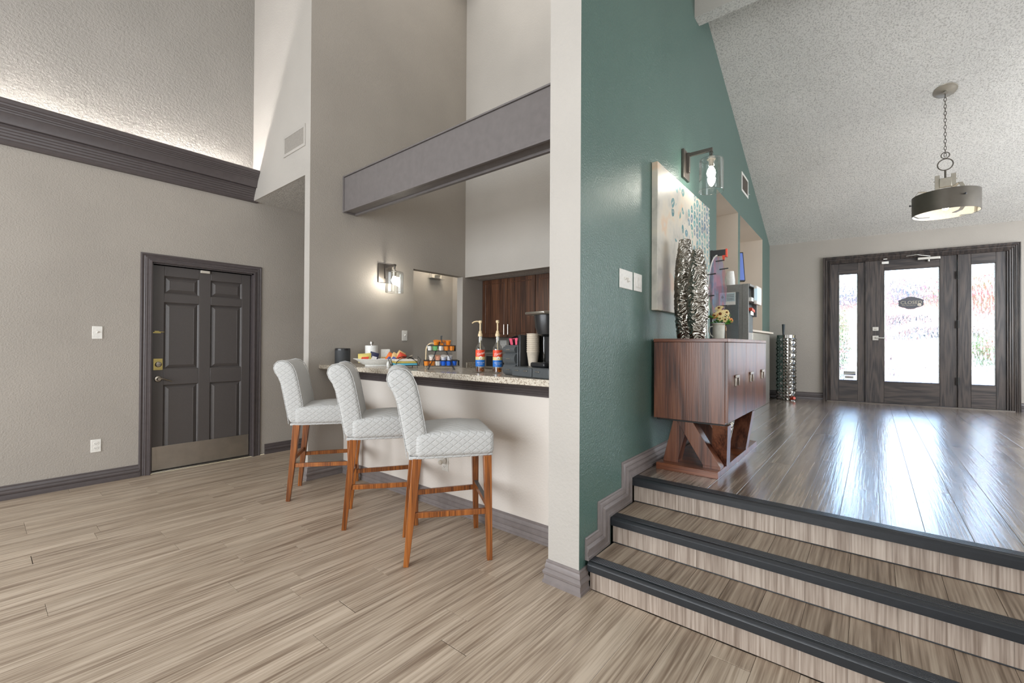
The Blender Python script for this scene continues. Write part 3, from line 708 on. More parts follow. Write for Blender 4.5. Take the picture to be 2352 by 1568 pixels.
# ------------------------------------------------------------------ glazed entry
def wavy_glass():
    m = bpy.data.materials.new('wavy_glass'); m.use_nodes = True; t = m.node_tree; t.nodes.remove(t.nodes['Principled BSDF'])
    co = coords(t, (1, 34, 13)); n = node(t, 'ShaderNodeTexVoronoi', feature='SMOOTH_F1'); n.inputs['Scale'].default_value = 1.0; n.inputs['Smoothness'].default_value = .6
    nz = node(t, 'ShaderNodeTexNoise'); nz.inputs['Scale'].default_value = .8; t.links.new(co, nz.inputs['Vector'])
    ad = node(t, 'ShaderNodeVectorMath', operation='ADD'); t.links.new(co, ad.inputs[0]); t.links.new(nz.outputs['Color'], ad.inputs[1]); t.links.new(ad.outputs[0], n.inputs['Vector'])
    bp = node(t, 'ShaderNodeBump'); bp.inputs['Distance'].default_value = .034; t.links.new(n.outputs['Distance'], bp.inputs['Height'])
    rf = node(t, 'ShaderNodeBsdfRefraction'); rf.inputs['IOR'].default_value = 1.2; rf.inputs['Roughness'].default_value = .0; t.links.new(bp.outputs[0], rf.inputs['Normal'])
    tr = node(t, 'ShaderNodeBsdfTransparent'); mx = node(t, 'ShaderNodeMixShader'); mx.inputs[0].default_value = .70
    gl = node(t, 'ShaderNodeBsdfGlossy'); gl.inputs['Roughness'].default_value = .05; t.links.new(bp.outputs[0], gl.inputs['Normal'])
    t.links.new(tr.outputs[0], mx.inputs[1]); t.links.new(rf.outputs[0], mx.inputs[2])
    m2 = node(t, 'ShaderNodeMixShader'); m2.inputs[0].default_value = .05; t.links.new(mx.outputs[0], m2.inputs[1]); t.links.new(gl.outputs[0], m2.inputs[2])
    t.links.new(m2.outputs[0], t.nodes['Material Output'].inputs[0]); return m
M['wavy'] = wavy_glass()
def leaf(name, y0, y1, z0, z1, g, label, top=False, kindname='door_2'):
    """frame leaf with glass pane; g = glass (y0,y1,z0,z1) in frame coordinates"""
    e = empty(kindname, kind='structure', label=label); e.matrix_world = EM
    a, b_, c, d_ = g
    for q in ((y0, a), (b_, y1)): MB().box(.018, .062, q[0]+.0005, q[1]-.0005, z0, z1).make('stile', M['oak'], e, bevel=.002)
    for q in ((z0, c), (d_, z1)): MB().box(.018, .062, a+.0005, b_-.0005, q[0], q[1]).make('rail', M['oakh'], e, bevel=.002)
    MB().sweep([(.018, a, c), (.018, b_, c), (.018, b_, d_), (.018, a, d_), (.018, a, c+.001)], (-1, 0, 0), [(0, 0), (0, -.012), (-.010, -.012), (-.004, .0), (0, .002)]).make('glazing_bead', M['oak'], e)
    MB().box(.038, .044, a, b_, c, d_).make('glass_pane', M['wavy'], e, smooth=False)
    return e
eL = leaf('', EY(.090), EY(.488), .014, 2.047, (EY(.172), EY(.393), .315, 1.893), 'left oak sidelight with wavy glass', kindname='window_1')
eC = leaf('', EY(-.873), EY(.038), .014, 2.060, (EY(-.703), EY(-.124), .315, 1.912), 'dark oak entry door with wavy glass', kindname='door_2')
eR = leaf('', EY(-1.325), EY(-.915), .014, 2.072, (EY(-1.232), EY(-1.003), .315, 1.920), 'right oak sidelight with wavy glass', kindname='window_2')
fr = empty('trim_3', kind='structure', label='stained oak casing and mullions of the entry'); fr.matrix_world = EM
for q in ((EY(.0385), EY(.0895)), (EY(-.9145), EY(-.8735))): MB().box(-.002, .10, q[0], q[1], 0, 2.08).make('mullion', M['oak'], fr, bevel=.003)
MB().box(.0, .14, ODL-.058, ODL, 0, 2.10).make('side_jamb', M['oak'], fr); MB().box(.0, .14, ODR, EY(-1.3245), 0, 2.10).make('side_jamb', M['oak'], fr)
MB().box(.063, .14, ODR+.04, ODL-.05, 2.03, 2.10).box(.0, .064, ODR+.04, ODL-.05, 2.074, 2.10).box(.0, .064, EY(-.873), EY(.038), 2.062, 2.075).box(.0, .064, EY(.0895), ODL-.05, 2.049, 2.075).make('head_jamb', M['oakh'], fr)
ECP = [(0, 0), (0, .040), (.010, .042), (.013, .034), (.022, .034), (.025, .026), (.038, .030), (.042, .020), (.052, .020), (.056, .012), (.074, .018), (.078, .010), (.092, .014), (.098, .006), (.098, 0)]
yl, yr, zt = EY(.588), EY(-1.436), 2.150
MB().sweep([(0, yr, 0), (0, yr, zt), (0, yl, zt), (0, yl, 0)], (-1, 0, 0), ECP).make('entry_casing', M['oak'], fr, angle=20)
MB().box(-.05, .16, ODR, ODL, -.001, .012).make('threshold', M['bronze'], fr, bevel=.003)
for zz in (1.78, 1.12, .36): MB().tube([(-.008, EY(-.873), zz-.05), (-.008, EY(-.873), zz+.05)], .009, 8).box(-.003, .0, EY(-.89), EY(-.855), zz-.05, zz+.05).make('hinge', M['darkw'], eC)
# handle set
MB().box(.008, .018, EY(-.061), EY(.006), 1.044, 1.100).make('deadbolt_plate', M['chrome'], eC, bevel=.002)
MB().beam((.0, EY(-.042), 1.066), (.0, EY(-.014), 1.066), .014, .008).make('thumb_turn', M['nickel'], eC, bevel=.002)
hp = MB().box(.008, .018, EY(-.061), EY(.006), .908, .975).make('handle_plate', M['chrome'], eC, bevel=.002)
MB().tube([(.010, EY(-.025), .945), (-.030, EY(-.025), .945)], .011, 10).beam((-.030, EY(-.020), .945), (-.030, EY(-.135), .938), .018, .016).make('lever', M['chrome'], hp, bevel=.003)
MB().box(-.004, .018, EY(-.172), EY(-.095), 1.998, 2.032).make('alarm_sensor', M['plastic'], eC, bevel=.002)
ms = MB().box(-.045, -.032, EY(-.150), EY(-.108), 2.055, 2.065).make('sensor_magnet', M['plastic'], fr, bevel=.001)
cl = MB().box(-.042, .018, EY(-.70), EY(-.47), 2.012, 2.048).tube([(-.012, EY(-.585), 2.03), (-.012, EY(-.585), 1.985)], .016, 12).make('closer_body', M['chrome'], eC, bevel=.004)
MB().beam((-.02, EY(-.60), 2.056), (-.05, EY(-.46), 2.085), .018, .006).beam((-.05, EY(-.46), 2.086), (-.022, EY(-.355), 2.080), .016, .006).make('closer_arm', M['chrome'], eC)
MB().box(.010, .018, EY(.008), EY(.034), .016, .032).make('door_wedge_glint', M['brass'], eC) if False else None
# closed sign, hung on a cord from a suction hook
sg = empty('closed_sign', kind=None, label='dark oval CLOSED sign hanging inside the entry door glass', cat='sign'); sg.matrix_world = EM @ Matrix.Translation((.028, EY(-.411), 1.43)) @ Matrix.Rotation(R(-90), 4, 'Z')
# in sign frame: x right as seen from inside (-y_frame), z up, face -y
b = MB(); pts = []
NP = 72
for k in range(NP):
    a = 2*math.pi*k/NP; c_, s_ = math.cos(a), math.sin(a)
    rx = .138; rz = .083
    x = rx*abs(c_)**.9*(1 if c_ > 0 else -1); z = rz*abs(s_)**1.15*(1 if s_ > 0 else -1)
    sc_ = 1+.055*math.cos(6*a+math.pi)+.015*math.cos(14*a)
    pts.append((x*sc_, z*sc_))
va = [b.b.verts.new((x, -.004, z)) for x, z in pts]; vb = [b.b.verts.new((x, .004, z)) for x, z in pts]
b.b.faces.new(va); b.b.faces.new(list(reversed(vb)))
for k in range(NP): b.b.faces.new([va[k], vb[k], vb[(k+1) % NP], va[(k+1) % NP]])
M['sign'] = plain('sign_board', srgb(84, 84, 92), .5); M['signtxt'] = plain('sign_letters', srgb(178, 170, 152), .4, .3)
b.make('board', M['sign'], sg)
text('CLOSED', .062, M['signtxt'], sg, (.004, -.0046, .004), (R(90), 0, 0), name='closed_lettering')
text('WILL RETURN AT', .019, M['signtxt'], sg, (-.022, -.0046, -.034), (R(90), 0, 0), name='small_lettering')
ck = MB().lathe([(.021, 0), (.021, .003), (.018, .004)], 28).make('clock_dial', M['offwhite'], sg); ck.rotation_euler = (R(90), 0, 0); ck.location = (.088, -.0045, -.030)
MB().beam((0, 0, .0045), (.010, .006, .0045), .002, .001).beam((0, 0, .0045), (-.004, -.014, .0045), .002, .001).make('clock_hand', M['black'], ck)
MB().tube([(-.085, -.003, .070), (0, -.003, .205), (.085, -.003, .070)], .0013, 5).make('cord', M['darkw'], sg)
MB().ball((0, -.003, .206), .008).make('hook', M['nickel'], sg)
# window stickers
def sticker(name, yc, zc_, w_, h_, label):
    e = empty(name, label=label, cat='sticker'); e.matrix_world = EM @ Matrix.Translation((.0365, EY(yc), zc_)) @ Matrix.Rotation(R(-90), 4, 'Z'); return e
M['stgrey'] = plain('sticker_silver', srgb(176, 176, 168), .5); M['stblue'] = plain('sticker_blue', srgb(52, 58, 104), .5); M['stdark'] = plain('sticker_dark', srgb(60, 56, 62), .5); M['stred'] = plain('sticker_red', srgb(170, 66, 54), .5)
k1 = sticker('security_sticker', .266, .422, .14, .057, 'silver alarm company sticker low on the left sidelight glass')
MB().box(-.071, .071, -.001, 0, -.028, .030).make('sheet', M['stgrey'], k1, smooth=False)
MB().hexa([(-.071, -.0012, -.028), (.071, -.0012, -.028), (.071, -.0012, -.012), (.03, -.0012, -.018)], [(-.071, -.0018, -.028), (.071, -.0018, -.028), (.071, -.0018, -.012), (.03, -.0018, -.018)]).make('stripe', M['stblue'], k1, smooth=False)
text('Protection', .024, M['stblue'], k1, (-.014, -.0018, .008), (R(90), 0, 0), .0003, name='sticker_lettering'); text('1', .034, M['stdark'], k1, (.045, -.0018, .012), (R(90), 0, 0), .0003, name='sticker_numeral')
k2 = sticker('notice_sticker', .270, .362, .1, .038, 'small grey notice sticker under the silver one on the left sidelight')
MB().box(-.051, .051, -.001, 0, -.018, .018).make('sheet', M['stgrey'], k2, smooth=False)
MB().box(-.02, .024, -.0016, -.001, .008, .012).make('red_line', M['stred'], k2, smooth=False); MB().box(-.04, .04, -.0016, -.001, -.002, .001).box(-.036, .03, -.0016, -.001, -.009, -.006).make('grey_line', M['stdark'], k2, smooth=False)

# ------------------------------------------------------------------ painting on the green wall
def canvas_mat():
    m, t, p = base('abstract_canvas', srgb(212, 204, 190), .38, 0, .5)
    tc = node(t, 'ShaderNodeTexCoord'); co = tc.outputs['Object']
    nz = node(t, 'ShaderNodeTexNoise'); nz.inputs['Scale'].default_value = 5; nz.inputs['Detail'].default_value = 6; t.links.new(co, nz.inputs['Vector'])
    bgc = ramp(t, nz.outputs[0], [(.3, srgb(160, 156, 146)), (.45, srgb(196, 190, 178)), (.58, srgb(208, 198, 180)), (.66, srgb(212, 184, 156)), (.74, srgb(204, 198, 186))])
    mp = node(t, 'ShaderNodeMapping'); mp.inputs['Scale'].default_value = (13, 1, 14); t.links.new(co, mp.inputs[0])
    sx = node(t, 'ShaderNodeSeparateXYZ'); t.links.new(mp.outputs[0], sx.inputs[0])
    def mth(op, a, b=None, c=None):
        n = node(t, 'ShaderNodeMath', operation=op)
        for i, q in enumerate((a, b, c)):
            if q is None: continue
            if isinstance(q, (int, float)): n.inputs[i].default_value = q
            else: t.links.new(q, n.inputs[i])
        return n.outputs[0]
    wob = node(t, 'ShaderNodeTexNoise'); wob.inputs['Scale'].default_value = 9; t.links.new(co, wob.inputs['Vector'])
    wb = mth('MULTIPLY', mth('SUBTRACT', wob.outputs[0], .5), 1.1)
    xx = mth('ADD', sx.outputs[0], wb); zz = mth('ADD', mth('ADD', sx.outputs[2], mth('MULTIPLY', mth('FLOOR', xx), .37)), wb)
    fx = mth('SUBTRACT', mth('FRACT', xx), .5); fz = mth('SUBTRACT', mth('FRACT', zz), .5)
    d = mth('SQRT', mth('ADD', mth('MULTIPLY', fx, fx), mth('MULTIPLY', mth('MULTIPLY', fz, fz), .8)))
    ring = mth('LESS_THAN', mth('ABSOLUTE', mth('SUBTRACT', d, .24)), .15)
    cell = node(t, 'ShaderNodeCombineXYZ'); t.links.new(mth('FLOOR', xx), cell.inputs[0]); t.links.new(mth('FLOOR', zz), cell.inputs[2])
    wn = node(t, 'ShaderNodeTexWhiteNoise', noise_dimensions='3D'); t.links.new(cell.outputs[0], wn.inputs['Vector'])
    s2 = node(t, 'ShaderNodeSeparateXYZ'); t.links.new(co, s2.inputs[0])
    # more rings towards the far (right) and upper side, few on the near side
    reg = mth('ADD', mth('MULTIPLY', s2.outputs[0], 1.3), mth('MULTIPLY', mth('ABSOLUTE', s2.outputs[2]), -.1))
    big = node(t, 'ShaderNodeTexNoise'); big.inputs['Scale'].default_value = 3.2; t.links.new(co, big.inputs['Vector'])
    prob = mth('ADD', mth('ADD', reg, .62), mth('MULTIPLY', mth('SUBTRACT', big.outputs[0], .5), 1.6))
    on = mth('LESS_THAN', wn.outputs['Value'], prob)
    wash = node(t, 'ShaderNodeTexNoise'); wash.inputs['Scale'].default_value = 40; t.links.new(co, wash.inputs['Vector'])
    f = mth('MULTIPLY', mth('MULTIPLY', ring, on), mth('MINIMUM', mth('MULTIPLY', wash.outputs[0], 1.85), .95))
    col = ramp(t, wn.outputs['Value'], [(.0, srgb(52, 116, 124)), (.35, srgb(92, 158, 158)), (.6, srgb(84, 112, 138)), (.9, srgb(130, 176, 160))])
    mx = node(t, 'ShaderNodeMix', data_type='RGBA'); t.links.new(f, mx.inputs[0]); t.links.new(bgc, mx.inputs[6]); t.links.new(col, mx.inputs[7])
    t.links.new(mx.outputs[2], p.inputs['Base Color']); bump(t, p, nz.outputs[0], .002); return m
cv = empty('painting', (3.60, G(3.60)-.001, 2.018), ga, 'large cream canvas painting with teal ring marks on the green wall', 'painting')
MB().box(-.667, .667, -.042, 0, -.508, .508).make('canvas', canvas_mat(), cv, bevel=.003)
MB().box(-.60, .60, -.002, .0006, -.45, .45).make('stretcher_frame', M['sub'], cv)

# ------------------------------------------------------------------ console
cs = empty('console_cabinet', (3.54, .92, ZP), label='dark walnut console cabinet on crossed slab legs beside the top step', cat='cabinet')
O = Vector((3.54, .92, ZP))
def cbox(name, x0, x1, y0, y1, z0, z1, mat, par=cs, bev=.002): return MB().box(x0-O.x, x1-O.x, y0-O.y, y1-O.y, z0-O.z, z1-O.z).make(name, M[mat], par, bevel=bev)
cbox('cabinet_body', 2.925, 4.155, .705, 1.152, .782, 1.292, 'console')
cbox('cabinet_top', 2.920, 4.160, .687, 1.154, 1.292, 1.314, 'consoleh')
cbox('bottom_rail', 2.95, 4.13, .72, 1.14, .768, .782, 'darkw')
for i, (a, c) in enumerate(((2.928, 3.421), (3.424, 3.785), (3.788, 4.154))):
    dd = cbox('door', a, c, .687, .705, .792, 1.290, 'console', bev=.0015)
    mx = (3.135, 3.575, 3.99)[i]; zc_ = 1.05
    b = MB(); X_ = mx-O.x; Y_ = .687-O.y; Z_ = zc_-O.z
    b.box(X_-.045, X_+.045, Y_-.012, Y_-.004, Z_+.012, Z_+.030).box(X_-.045, X_-.029, Y_-.012, Y_, Z_-.040, Z_+.012).box(X_+.029, X_+.045, Y_-.012, Y_, Z_-.040, Z_+.012)
    b.make('pull_handle', M['nickel'], dd, bevel=.002)
cbox('plinth', 2.885, 4.05, .735, 1.120, ZP, .492, 'consoleh')
def slab(name, yb, yt, x, xt=None, wd=.098, th=.085):
    xt = x if xt is None else xt; b = MB()
    q = lambda xx, y, z, w_: [(xx-th/2-O.x, y-w_/2-O.y, z-O.z), (xx+th/2-O.x, y-w_/2-O.y, z-O.z), (xx+th/2-O.x, y+w_/2-O.y, z-O.z), (xx-th/2-O.x, y+w_/2-O.y, z-O.z)]
    b.hexa(q(x, yb, .506, wd), q(xt, yt, .770, wd)); b.hexa(q(x, yb, .490, wd), q(x, yb, .508, wd))
    return b.make(name, M['console'], cs, bevel=.002)
slab('leg', 1.050, .985, 3.005); slab('leg', .790, .955, 2.995, wd=.105)
slab('leg', .775, .738, 3.12, 2.99, th=.09, wd=.09); slab('leg', .790, .765, 3.70, 3.80, th=.09, wd=.11)
slab('leg', 1.050, .99, 3.86); slab('leg', .87, 1.04, 3.50)

# textured metal vases
from mathutils import noise as MN
def crumple(name, c, hgt, prof, amp, label, seed):
    b = MB(); n, mrows = 120, 190; rings = []
    for j in range(mrows+1):
        f = j/mrows; z = f*hgt
        k = f*(len(prof)-1); i0 = min(int(k), len(prof)-2); u = k-i0; u = u*u*(3-2*u)*.5+u*.5; r = prof[i0]*(1-u)+prof[i0+1]*u
        ring = []
        for i in range(n):
            a = 2*math.pi*i/n; p = Vector((math.cos(a)*r*22, math.sin(a)*r*22, z*62+1.0*math.sin(a*3+z*30)))+Vector((seed, 0, 0))
            v = 1-abs(MN.noise(p))*2.2; v += .35*MN.noise(p*2.3)
            rr = r+amp*(v-.6)*(1 if 0 < j < mrows else .3)
            ring.append(b.b.verts.new((rr*math.cos(a), rr*math.sin(a)*.85, z)))
        rings.append(ring)
    for a_, b_ in zip(rings, rings[1:]):
        for i in range(n): b.b.faces.new([a_[i], a_[(i+1) % n], b_[(i+1) % n], b_[i]])
    b.b.faces.new(list(reversed(rings[0])))
    inner = [b.b.verts.new((v.co.x*.75, v.co.y*.75, hgt-.002)) for v in rings[-1]]; deep = [b.b.verts.new((v.co.x*.9, v.co.y*.9, hgt-.10)) for v in inner]
    for A_, B_ in ((rings[-1], inner), (inner, deep)):
        for i in range(n): b.b.faces.new([A_[i], A_[(i+1) % n], B_[(i+1) % n], B_[i]])
    b.b.faces.new(deep)
    o = b.make(name, M['silver'], angle=180, loc=c); return tag(o, label, 'vase', 'tall rippled silver vases on the console' if name == 'tall_vase' else None)
M['silver'] = base('antique_silver', srgb(152, 147, 138), .24, 1)[0]
crumple('tall_vase', (3.17, 1.028, 1.314), .700, [.056, .066, .074, .079, .081, .080, .075, .067, .056, .042], .009, 'taller rippled silver vase, left of the pair on the console', 0)
crumple('tall_vase', (3.01, .893, 1.314), .585, [.052, .062, .070, .075, .077, .074, .068, .060, .048, .036], .009, 'shorter rippled silver vase, right of the pair on the console', 31)

# flowers in a white pitcher
pt = empty('flower_pot', (3.28, .832, 1.314), label='white pitcher pot with a twine tag on the console', cat='flower pot')
M['ceramic'] = plain('chalky_ceramic', srgb(206, 205, 192), .5, 0, .5, (30, .001))
MB().lathe([(.036, 0), (.037, .004), (.040, .10), (.044, .112), (.041, .112), (.036, .098), (.030, .02), (.0, .02)], 28, cap=False).make('pot_body', M['ceramic'], pt)
M['twine'] = plain('twine', srgb(176, 140, 104), .8)
MB().tube([(.0395*math.cos(k*math.pi/12), .0395*math.sin(k*math.pi/12), .100) for k in range(24)], .0016, 5, closed=True).tube([(.02, -.036, .10), (.030, -.040, .06), (.034, -.042, .0)], .0014, 5).make('twine', M['twine'], pt)
MB().ball((.012, -.042, .088), .005).ball((.020, -.043, .070), .011, 1, .3, 1.3).make('wooden_tag', M['twine'], pt)
MB().tube([(-.03, .03, .09), (-.045, .045, .085), (-.05, .05, .06), (-.043, .042, .03), (-.028, .028, .015)], .004, 6).make('handle', M['ceramic'], pt)
bq = empty('flower_bouquet', (3.28, .832, 1.415), label='cream and orange artificial daisies with green leaves in the white pot', cat='flowers')
M['petal'] = plain('cream_petal', srgb(238, 218, 158), .6); M['petalo'] = plain('orange_petal', srgb(236, 160, 84), .6); M['core'] = plain('flower_core', srgb(116, 62, 26), .8); M['leafg'] = plain('green_leaf', srgb(74, 150, 48), .5)
rr = random.Random(4)
def daisy(c, rad, nrm, mat, n=12, par=bq, core=True):
    nrm = Vector(nrm).normalized(); q = nrm.to_track_quat('Z', 'Y').to_matrix(); b = MB()
    for k in range(n):
        a = 2*math.pi*k/n+rr.random()*.1; L = rad*(.9+.2*rr.random()); wdt = rad*.20
        for s_ in range(1):
            P_ = [(0, 0, 0), (L*.5, -wdt, .15*rad), (L, 0, .05*rad), (L*.5, wdt, .15*rad)]
            vs = [b.b.verts.new(Vector(c)+q @ (Matrix.Rotation(a, 3, 'Z') @ Vector(p))) for p in P_]; b.b.faces.new(vs)
            vs2 = [b.b.verts.new(v.co-(q @ Vector((0, 0, .0008)))) for v in vs]; b.b.faces.new(list(reversed(vs2)))
    f = b.make('flower', M[mat], par, smooth=False)
    if core: MB().ball(Vector(c)+nrm*.004, rad*.24).make('flower_core', M['core'], f)
cam_d = Vector((-.85, -.35, .35))
daisy((.0, -.010, .075), .042, (-.9, -.3, .3), 'petal', 14); daisy((.012, -.038, .035), .026, (-.8, -.5, .2), 'petal', 12)
daisy((-.01, .02, .062), .030, (-.9, .3, .4), 'petalo', 12); daisy((.01, .0, .115), .034, (-.6, .1, .8), 'petal', 12)
daisy((.02, -.046, .085), .028, (-.6, -.7, .4), 'petal', 12); daisy((.02, -.075, .030), .020, (-.5, -.8, .1), 'petalo', 10); daisy((-.012, -.012, .042), .022, (-.9, -.2, -.1), 'petal', 10); daisy((.01, -.06, .052), .016, (-.7, -.6, .2), 'petal', 9)
for k in range(26):
    a = rr.uniform(0, 6.28); c = Vector((.028*math.cos(a), .034*math.sin(a)-.008, rr.uniform(.0, .055))); dr = Vector((math.cos(a), math.sin(a), rr.uniform(-.2, .7))).normalized(); L = rr.uniform(.035, .06)
    sd_ = dr.cross(Vector((0, 0, 1))).normalized()*L*.24; b = MB(); upv = Vector((0, 0, .006))
    A_ = [c, c+dr*L*.5+sd_, c+dr*L, c+dr*L*.5-sd_]; va = [b.b.verts.new(p) for p in A_]; vb = [b.b.verts.new(p-Vector((0, 0, .0012))) for p in A_]; mid = b.b.verts.new(c+dr*L*.5+upv)
    for k2 in range(4): b.b.faces.new([va[k2], va[(k2+1) % 4], mid])
    b.b.faces.new(list(reversed(vb))); b.make('leaf', M['leafg'], bq, smooth=False)
for k in range(8): MB().tube([(rr.uniform(-.015, .015), rr.uniform(-.015, .015), -.08), (rr.uniform(-.02, .02), rr.uniform(-.04, .02), .05)], .0015, 5).make('stem', M['leafg'], bq)

# iridescent peg display with cord loop
M['irid'] = None
def irid():
    m = bpy.data.materials.new('iridescent_film'); m.use_nodes = True; t = m.node_tree; t.nodes.remove(t.nodes['Principled BSDF'])
    co = coords(t, (0, 26, 3)); n = node(t, 'ShaderNodeTexNoise'); n.inputs['Scale'].default_value = 1; n.inputs['Detail'].default_value = 2; t.links.new(co, n.inputs['Vector'])
    c = ramp(t, n.outputs[0], [(.36, srgb(238, 208, 228)), (.48, srgb(212, 224, 242)), (.56, srgb(240, 204, 214)), (.66, srgb(214, 228, 222))])
    tr = node(t, 'ShaderNodeBsdfTransparent'); t.links.new(c, tr.inputs[0]); gl = node(t, 'ShaderNodeBsdfGlossy'); gl.inputs['Roughness'].default_value = .08; t.links.new(c, gl.inputs[0])
    mx = node(t, 'ShaderNodeMixShader'); mx.inputs[0].default_value = .25; t.links.new(tr.outputs[0], mx.inputs[1]); t.links.new(gl.outputs[0], mx.inputs[2]); t.links.new(mx.outputs[0], t.nodes['Material Output'].inputs[0]); return m
M['irid'] = irid(); M['red'] = plain('red_plastic', srgb(222, 74, 44), .4); M['cupw'] = plain('white_cup', srgb(236, 236, 232), .3)
dp = empty('display_stand', (3.9, 1.0, 1.314), label='black pegged display stand with iridescent oval film behind the silver vases', cat='display stand')
MB().box(.03, .05, .045, .065, 0, .76).box(.025, .045, -.060, .065, .705, .755).box(-.09, .09, -.06, .09, 0, .012).make('post', M['black'], dp, bevel=.002)
b = MB(); pts = [(0, .0+.088*math.cos(a)*1.0, .36+.36*math.sin(a)) for a in [math.pi*k/24 for k in range(25)]]
MB().tube([(0, .075, .0), (0, .082, .2)]+[(0, .075*math.cos(a), .38+.325*math.sin(a)) for a in [math.pi*.02*k for k in range(26)]], .006, 6).make('white_arch', M['cupw'], dp)
b = MB(); va = [b.b.verts.new((-.001, .072*math.cos(2*math.pi*k/40), .42+.275*math.sin(2*math.pi*k/40))) for k in range(40)]; vb = [b.b.verts.new(v.co+Vector((.002, 0, 0))) for v in va]
b.b.faces.new(va); b.b.faces.new(list(reversed(vb)))
for k in range(40): b.b.faces.new([va[k], vb[k], vb[(k+1) % 40], va[(k+1) % 40]])
b.make('iridescent_oval', M['irid'], dp)
for k, (y, z) in enumerate(((-.02, .655), (-.05, .585), (.045, .550), (.058, .37), (-.045, .28), (.058, .19), (-.07, .135))): MB().beam((-.006, y+.032, z), (-.006, y-.036, z+.004), .006, .008).make('peg', M['black'], dp)
MB().box(.02, .05, -.068, -.058, .69, .757).hexa([(.03, -.045, .66), (.04, -.045, .66), (.04, -.035, .66), (.03, -.035, .66)], [(.025, -.055, .71), (.045, -.055, .71), (.045, -.030, .71), (.025, -.030, .71)]).make('red_clip', M['red'], dp)

# ------------------------------------------------------------------ drinks counter in the openings
lc = empty('drinks_counter', (5.2, 1.5, ZP), label='low drinks counter running through the green wall openings', cat='counter')
MB().box(-.50, .48, G(5)-.14-1.5, 2.145-1.5, .845, .87).make('counter_top', M['cupw'], lc, bevel=.003)
MB().box(-.50, .48, G(5)-.12-1.5, G(5)-.005-1.5, 0, .845).make('counter_front', M['wall'], lc)
l2 = empty('drinks_ledge', (6.5, 1.3, 1.44), label='pale stone ledge sticking out of the far opening', cat='counter')
MB().box(-.66, .85, G(6.5)-.13-1.3, 2.1-1.3, 0, .026).make('ledge_slab', M['niche'], l2, bevel=.003)
MB().box(-.60, .80, G(6.5)-.09-1.3, G(6.5)-.005-1.3, -.99, -.001).make('ledge_front', M['steelplate'], l2, bevel=.004)
for i in range(2): MB().tube([(-.58+.2*i, -.14, -.30), (-.58+.2*i, -.14, -.02)], .012, 8).make('door_pull', M['chrome'], l2)
mc = empty('drinks_machine', (5.12, 1.3, 1.32), label='grey drinks machine with a touch panel behind the console', cat='drinks machine')
M['mgrey'] = plain('machine_grey', srgb(140, 138, 135), .35, .3); M['mdark'] = plain('machine_panel', srgb(122, 124, 126), .2, .6); M['mbay'] = plain('machine_bay', srgb(38, 50, 56), .5); M['mscreen'] = emit('machine_screen', srgb(170, 190, 200), .8)
MB().box(-.13, .24, -.285, .33, 0, .585).make('machine_body', M['mgrey'], mc, bevel=.008)
MB().box(-.137, -.130, -.23, .30, .02, .505).make('side_panel', M['mdark'], mc, bevel=.003)
MB().box(-.137, -.12, -.320, -.262, 0, .585).box(.225, .24, -.33, -.285, .26, .585).box(-.12, .24, -.33, -.285, .56, .585).make('front_column', M['mgrey'], mc, bevel=.003)
MB().box(-.118, .22, -.292, -.284, .09, .40).make('dispensing_bay', M['mbay'], mc)
MB().box(-.12, .22, -.345, -.285, .405, .445).make('tray_shelf', M['cupw'], mc, bevel=.002)
MB().box(-.02, .22, -.375, -.345, .38, .57).make('touch_panel', M['plastic'], mc, bevel=.006)
MB().box(-.0225, .20, -.377, -.374, .41, .55).make('screen', M['mscreen'], mc); MB().box(-.0225, -.018, -.372, -.350, .42, .54).make('side_screen', M['mscreen'], mc)
MB().hexa([(-.04, -.335, .315), (.10, -.335, .30), (.10, -.30, .30), (-.04, -.30, .315)], [(-.04, -.335, .345), (.10, -.335, .325), (.10, -.30, .325), (-.04, -.30, .345)]).make('red_nozzle', M['red'], mc)
for k in range(4): MB().tube([(-.03+.035*k, -.32, .31), (-.03+.035*k, -.32, .27)], .005, 6).make('nozzle_tube', M['chrome'], mc)
for k, (y0, y1) in enumerate(((-.20, -.045), (.03, .17))):
    pz_ = MB().box(-.1395, -.138, y0, y1, .375, .505).make('notice_card', M['cupw'], mc, smooth=False)
    MB().box(-.1403, -.1395, y0+.005, y1-.005, .41, .50).make('blue_field', M['cardblue'] if 'cardblue' in M else M.setdefault('cardblue', plain('card_blue', srgb(190, 208, 214), .5)), pz_, smooth=False)
    b = MB()
    for q in range(4): b.box(-.1408, -.1403, y0+.015, y0+.085, .425+.017*q, .429+.017*q)
    b.make('print_line', M['stdark'] if q else M['stdark'], pz_, smooth=False)
    MB().hexa([(-.1408, y1-.03, .44), (-.1408, y1-.045, .455), (-.1408, y1-.03, .48), (-.1408, y1-.015, .455)], [(-.1403, y1-.03, .44), (-.1403, y1-.045, .455), (-.1403, y1-.03, .48), (-.1403, y1-.015, .455)]).make('shield_mark', M['stdark'], pz_, smooth=False)
MB().box(-.1412, -.1375, .0, .012, .02, .51).make('side_strip', M['black'], mc)
def cups(loc, n, label, mat='cupw', r=.038, h=.085, step_=.012, cat='paper cups', name='cup'):
    for i in range(n):
        z = loc[2]+i*step_
        o = MB().lathe([(r, 0), (r, .004), (r*.98, .004), (r*.72, h), (r*.70, h)], 20, cap=False).lathe([(r*.71, h-.001), (.001, h-.001)], 20, cap=False).make(name, M[mat], loc=(loc[0], loc[1], z), angle=40)
        tag(o, label[i] if isinstance(label, list) else label, 'cup', 'upturned cups stacked on the drinks machine')
cups((5.05, 1.165, 1.905), 4, ['lowest white cup of the upturned stack on the drinks machine', 'second lowest white cup of the stack on the drinks machine', 'second highest white cup of the stack on the drinks machine', 'topmost white cup of the upturned stack on the drinks machine'], r=.046, h=.10, step_=.016)
tv = empty('wall_television', (5.985, 1.375, 2.25), label='tilted blue-lit television in the far opening of the green wall', cat='television')
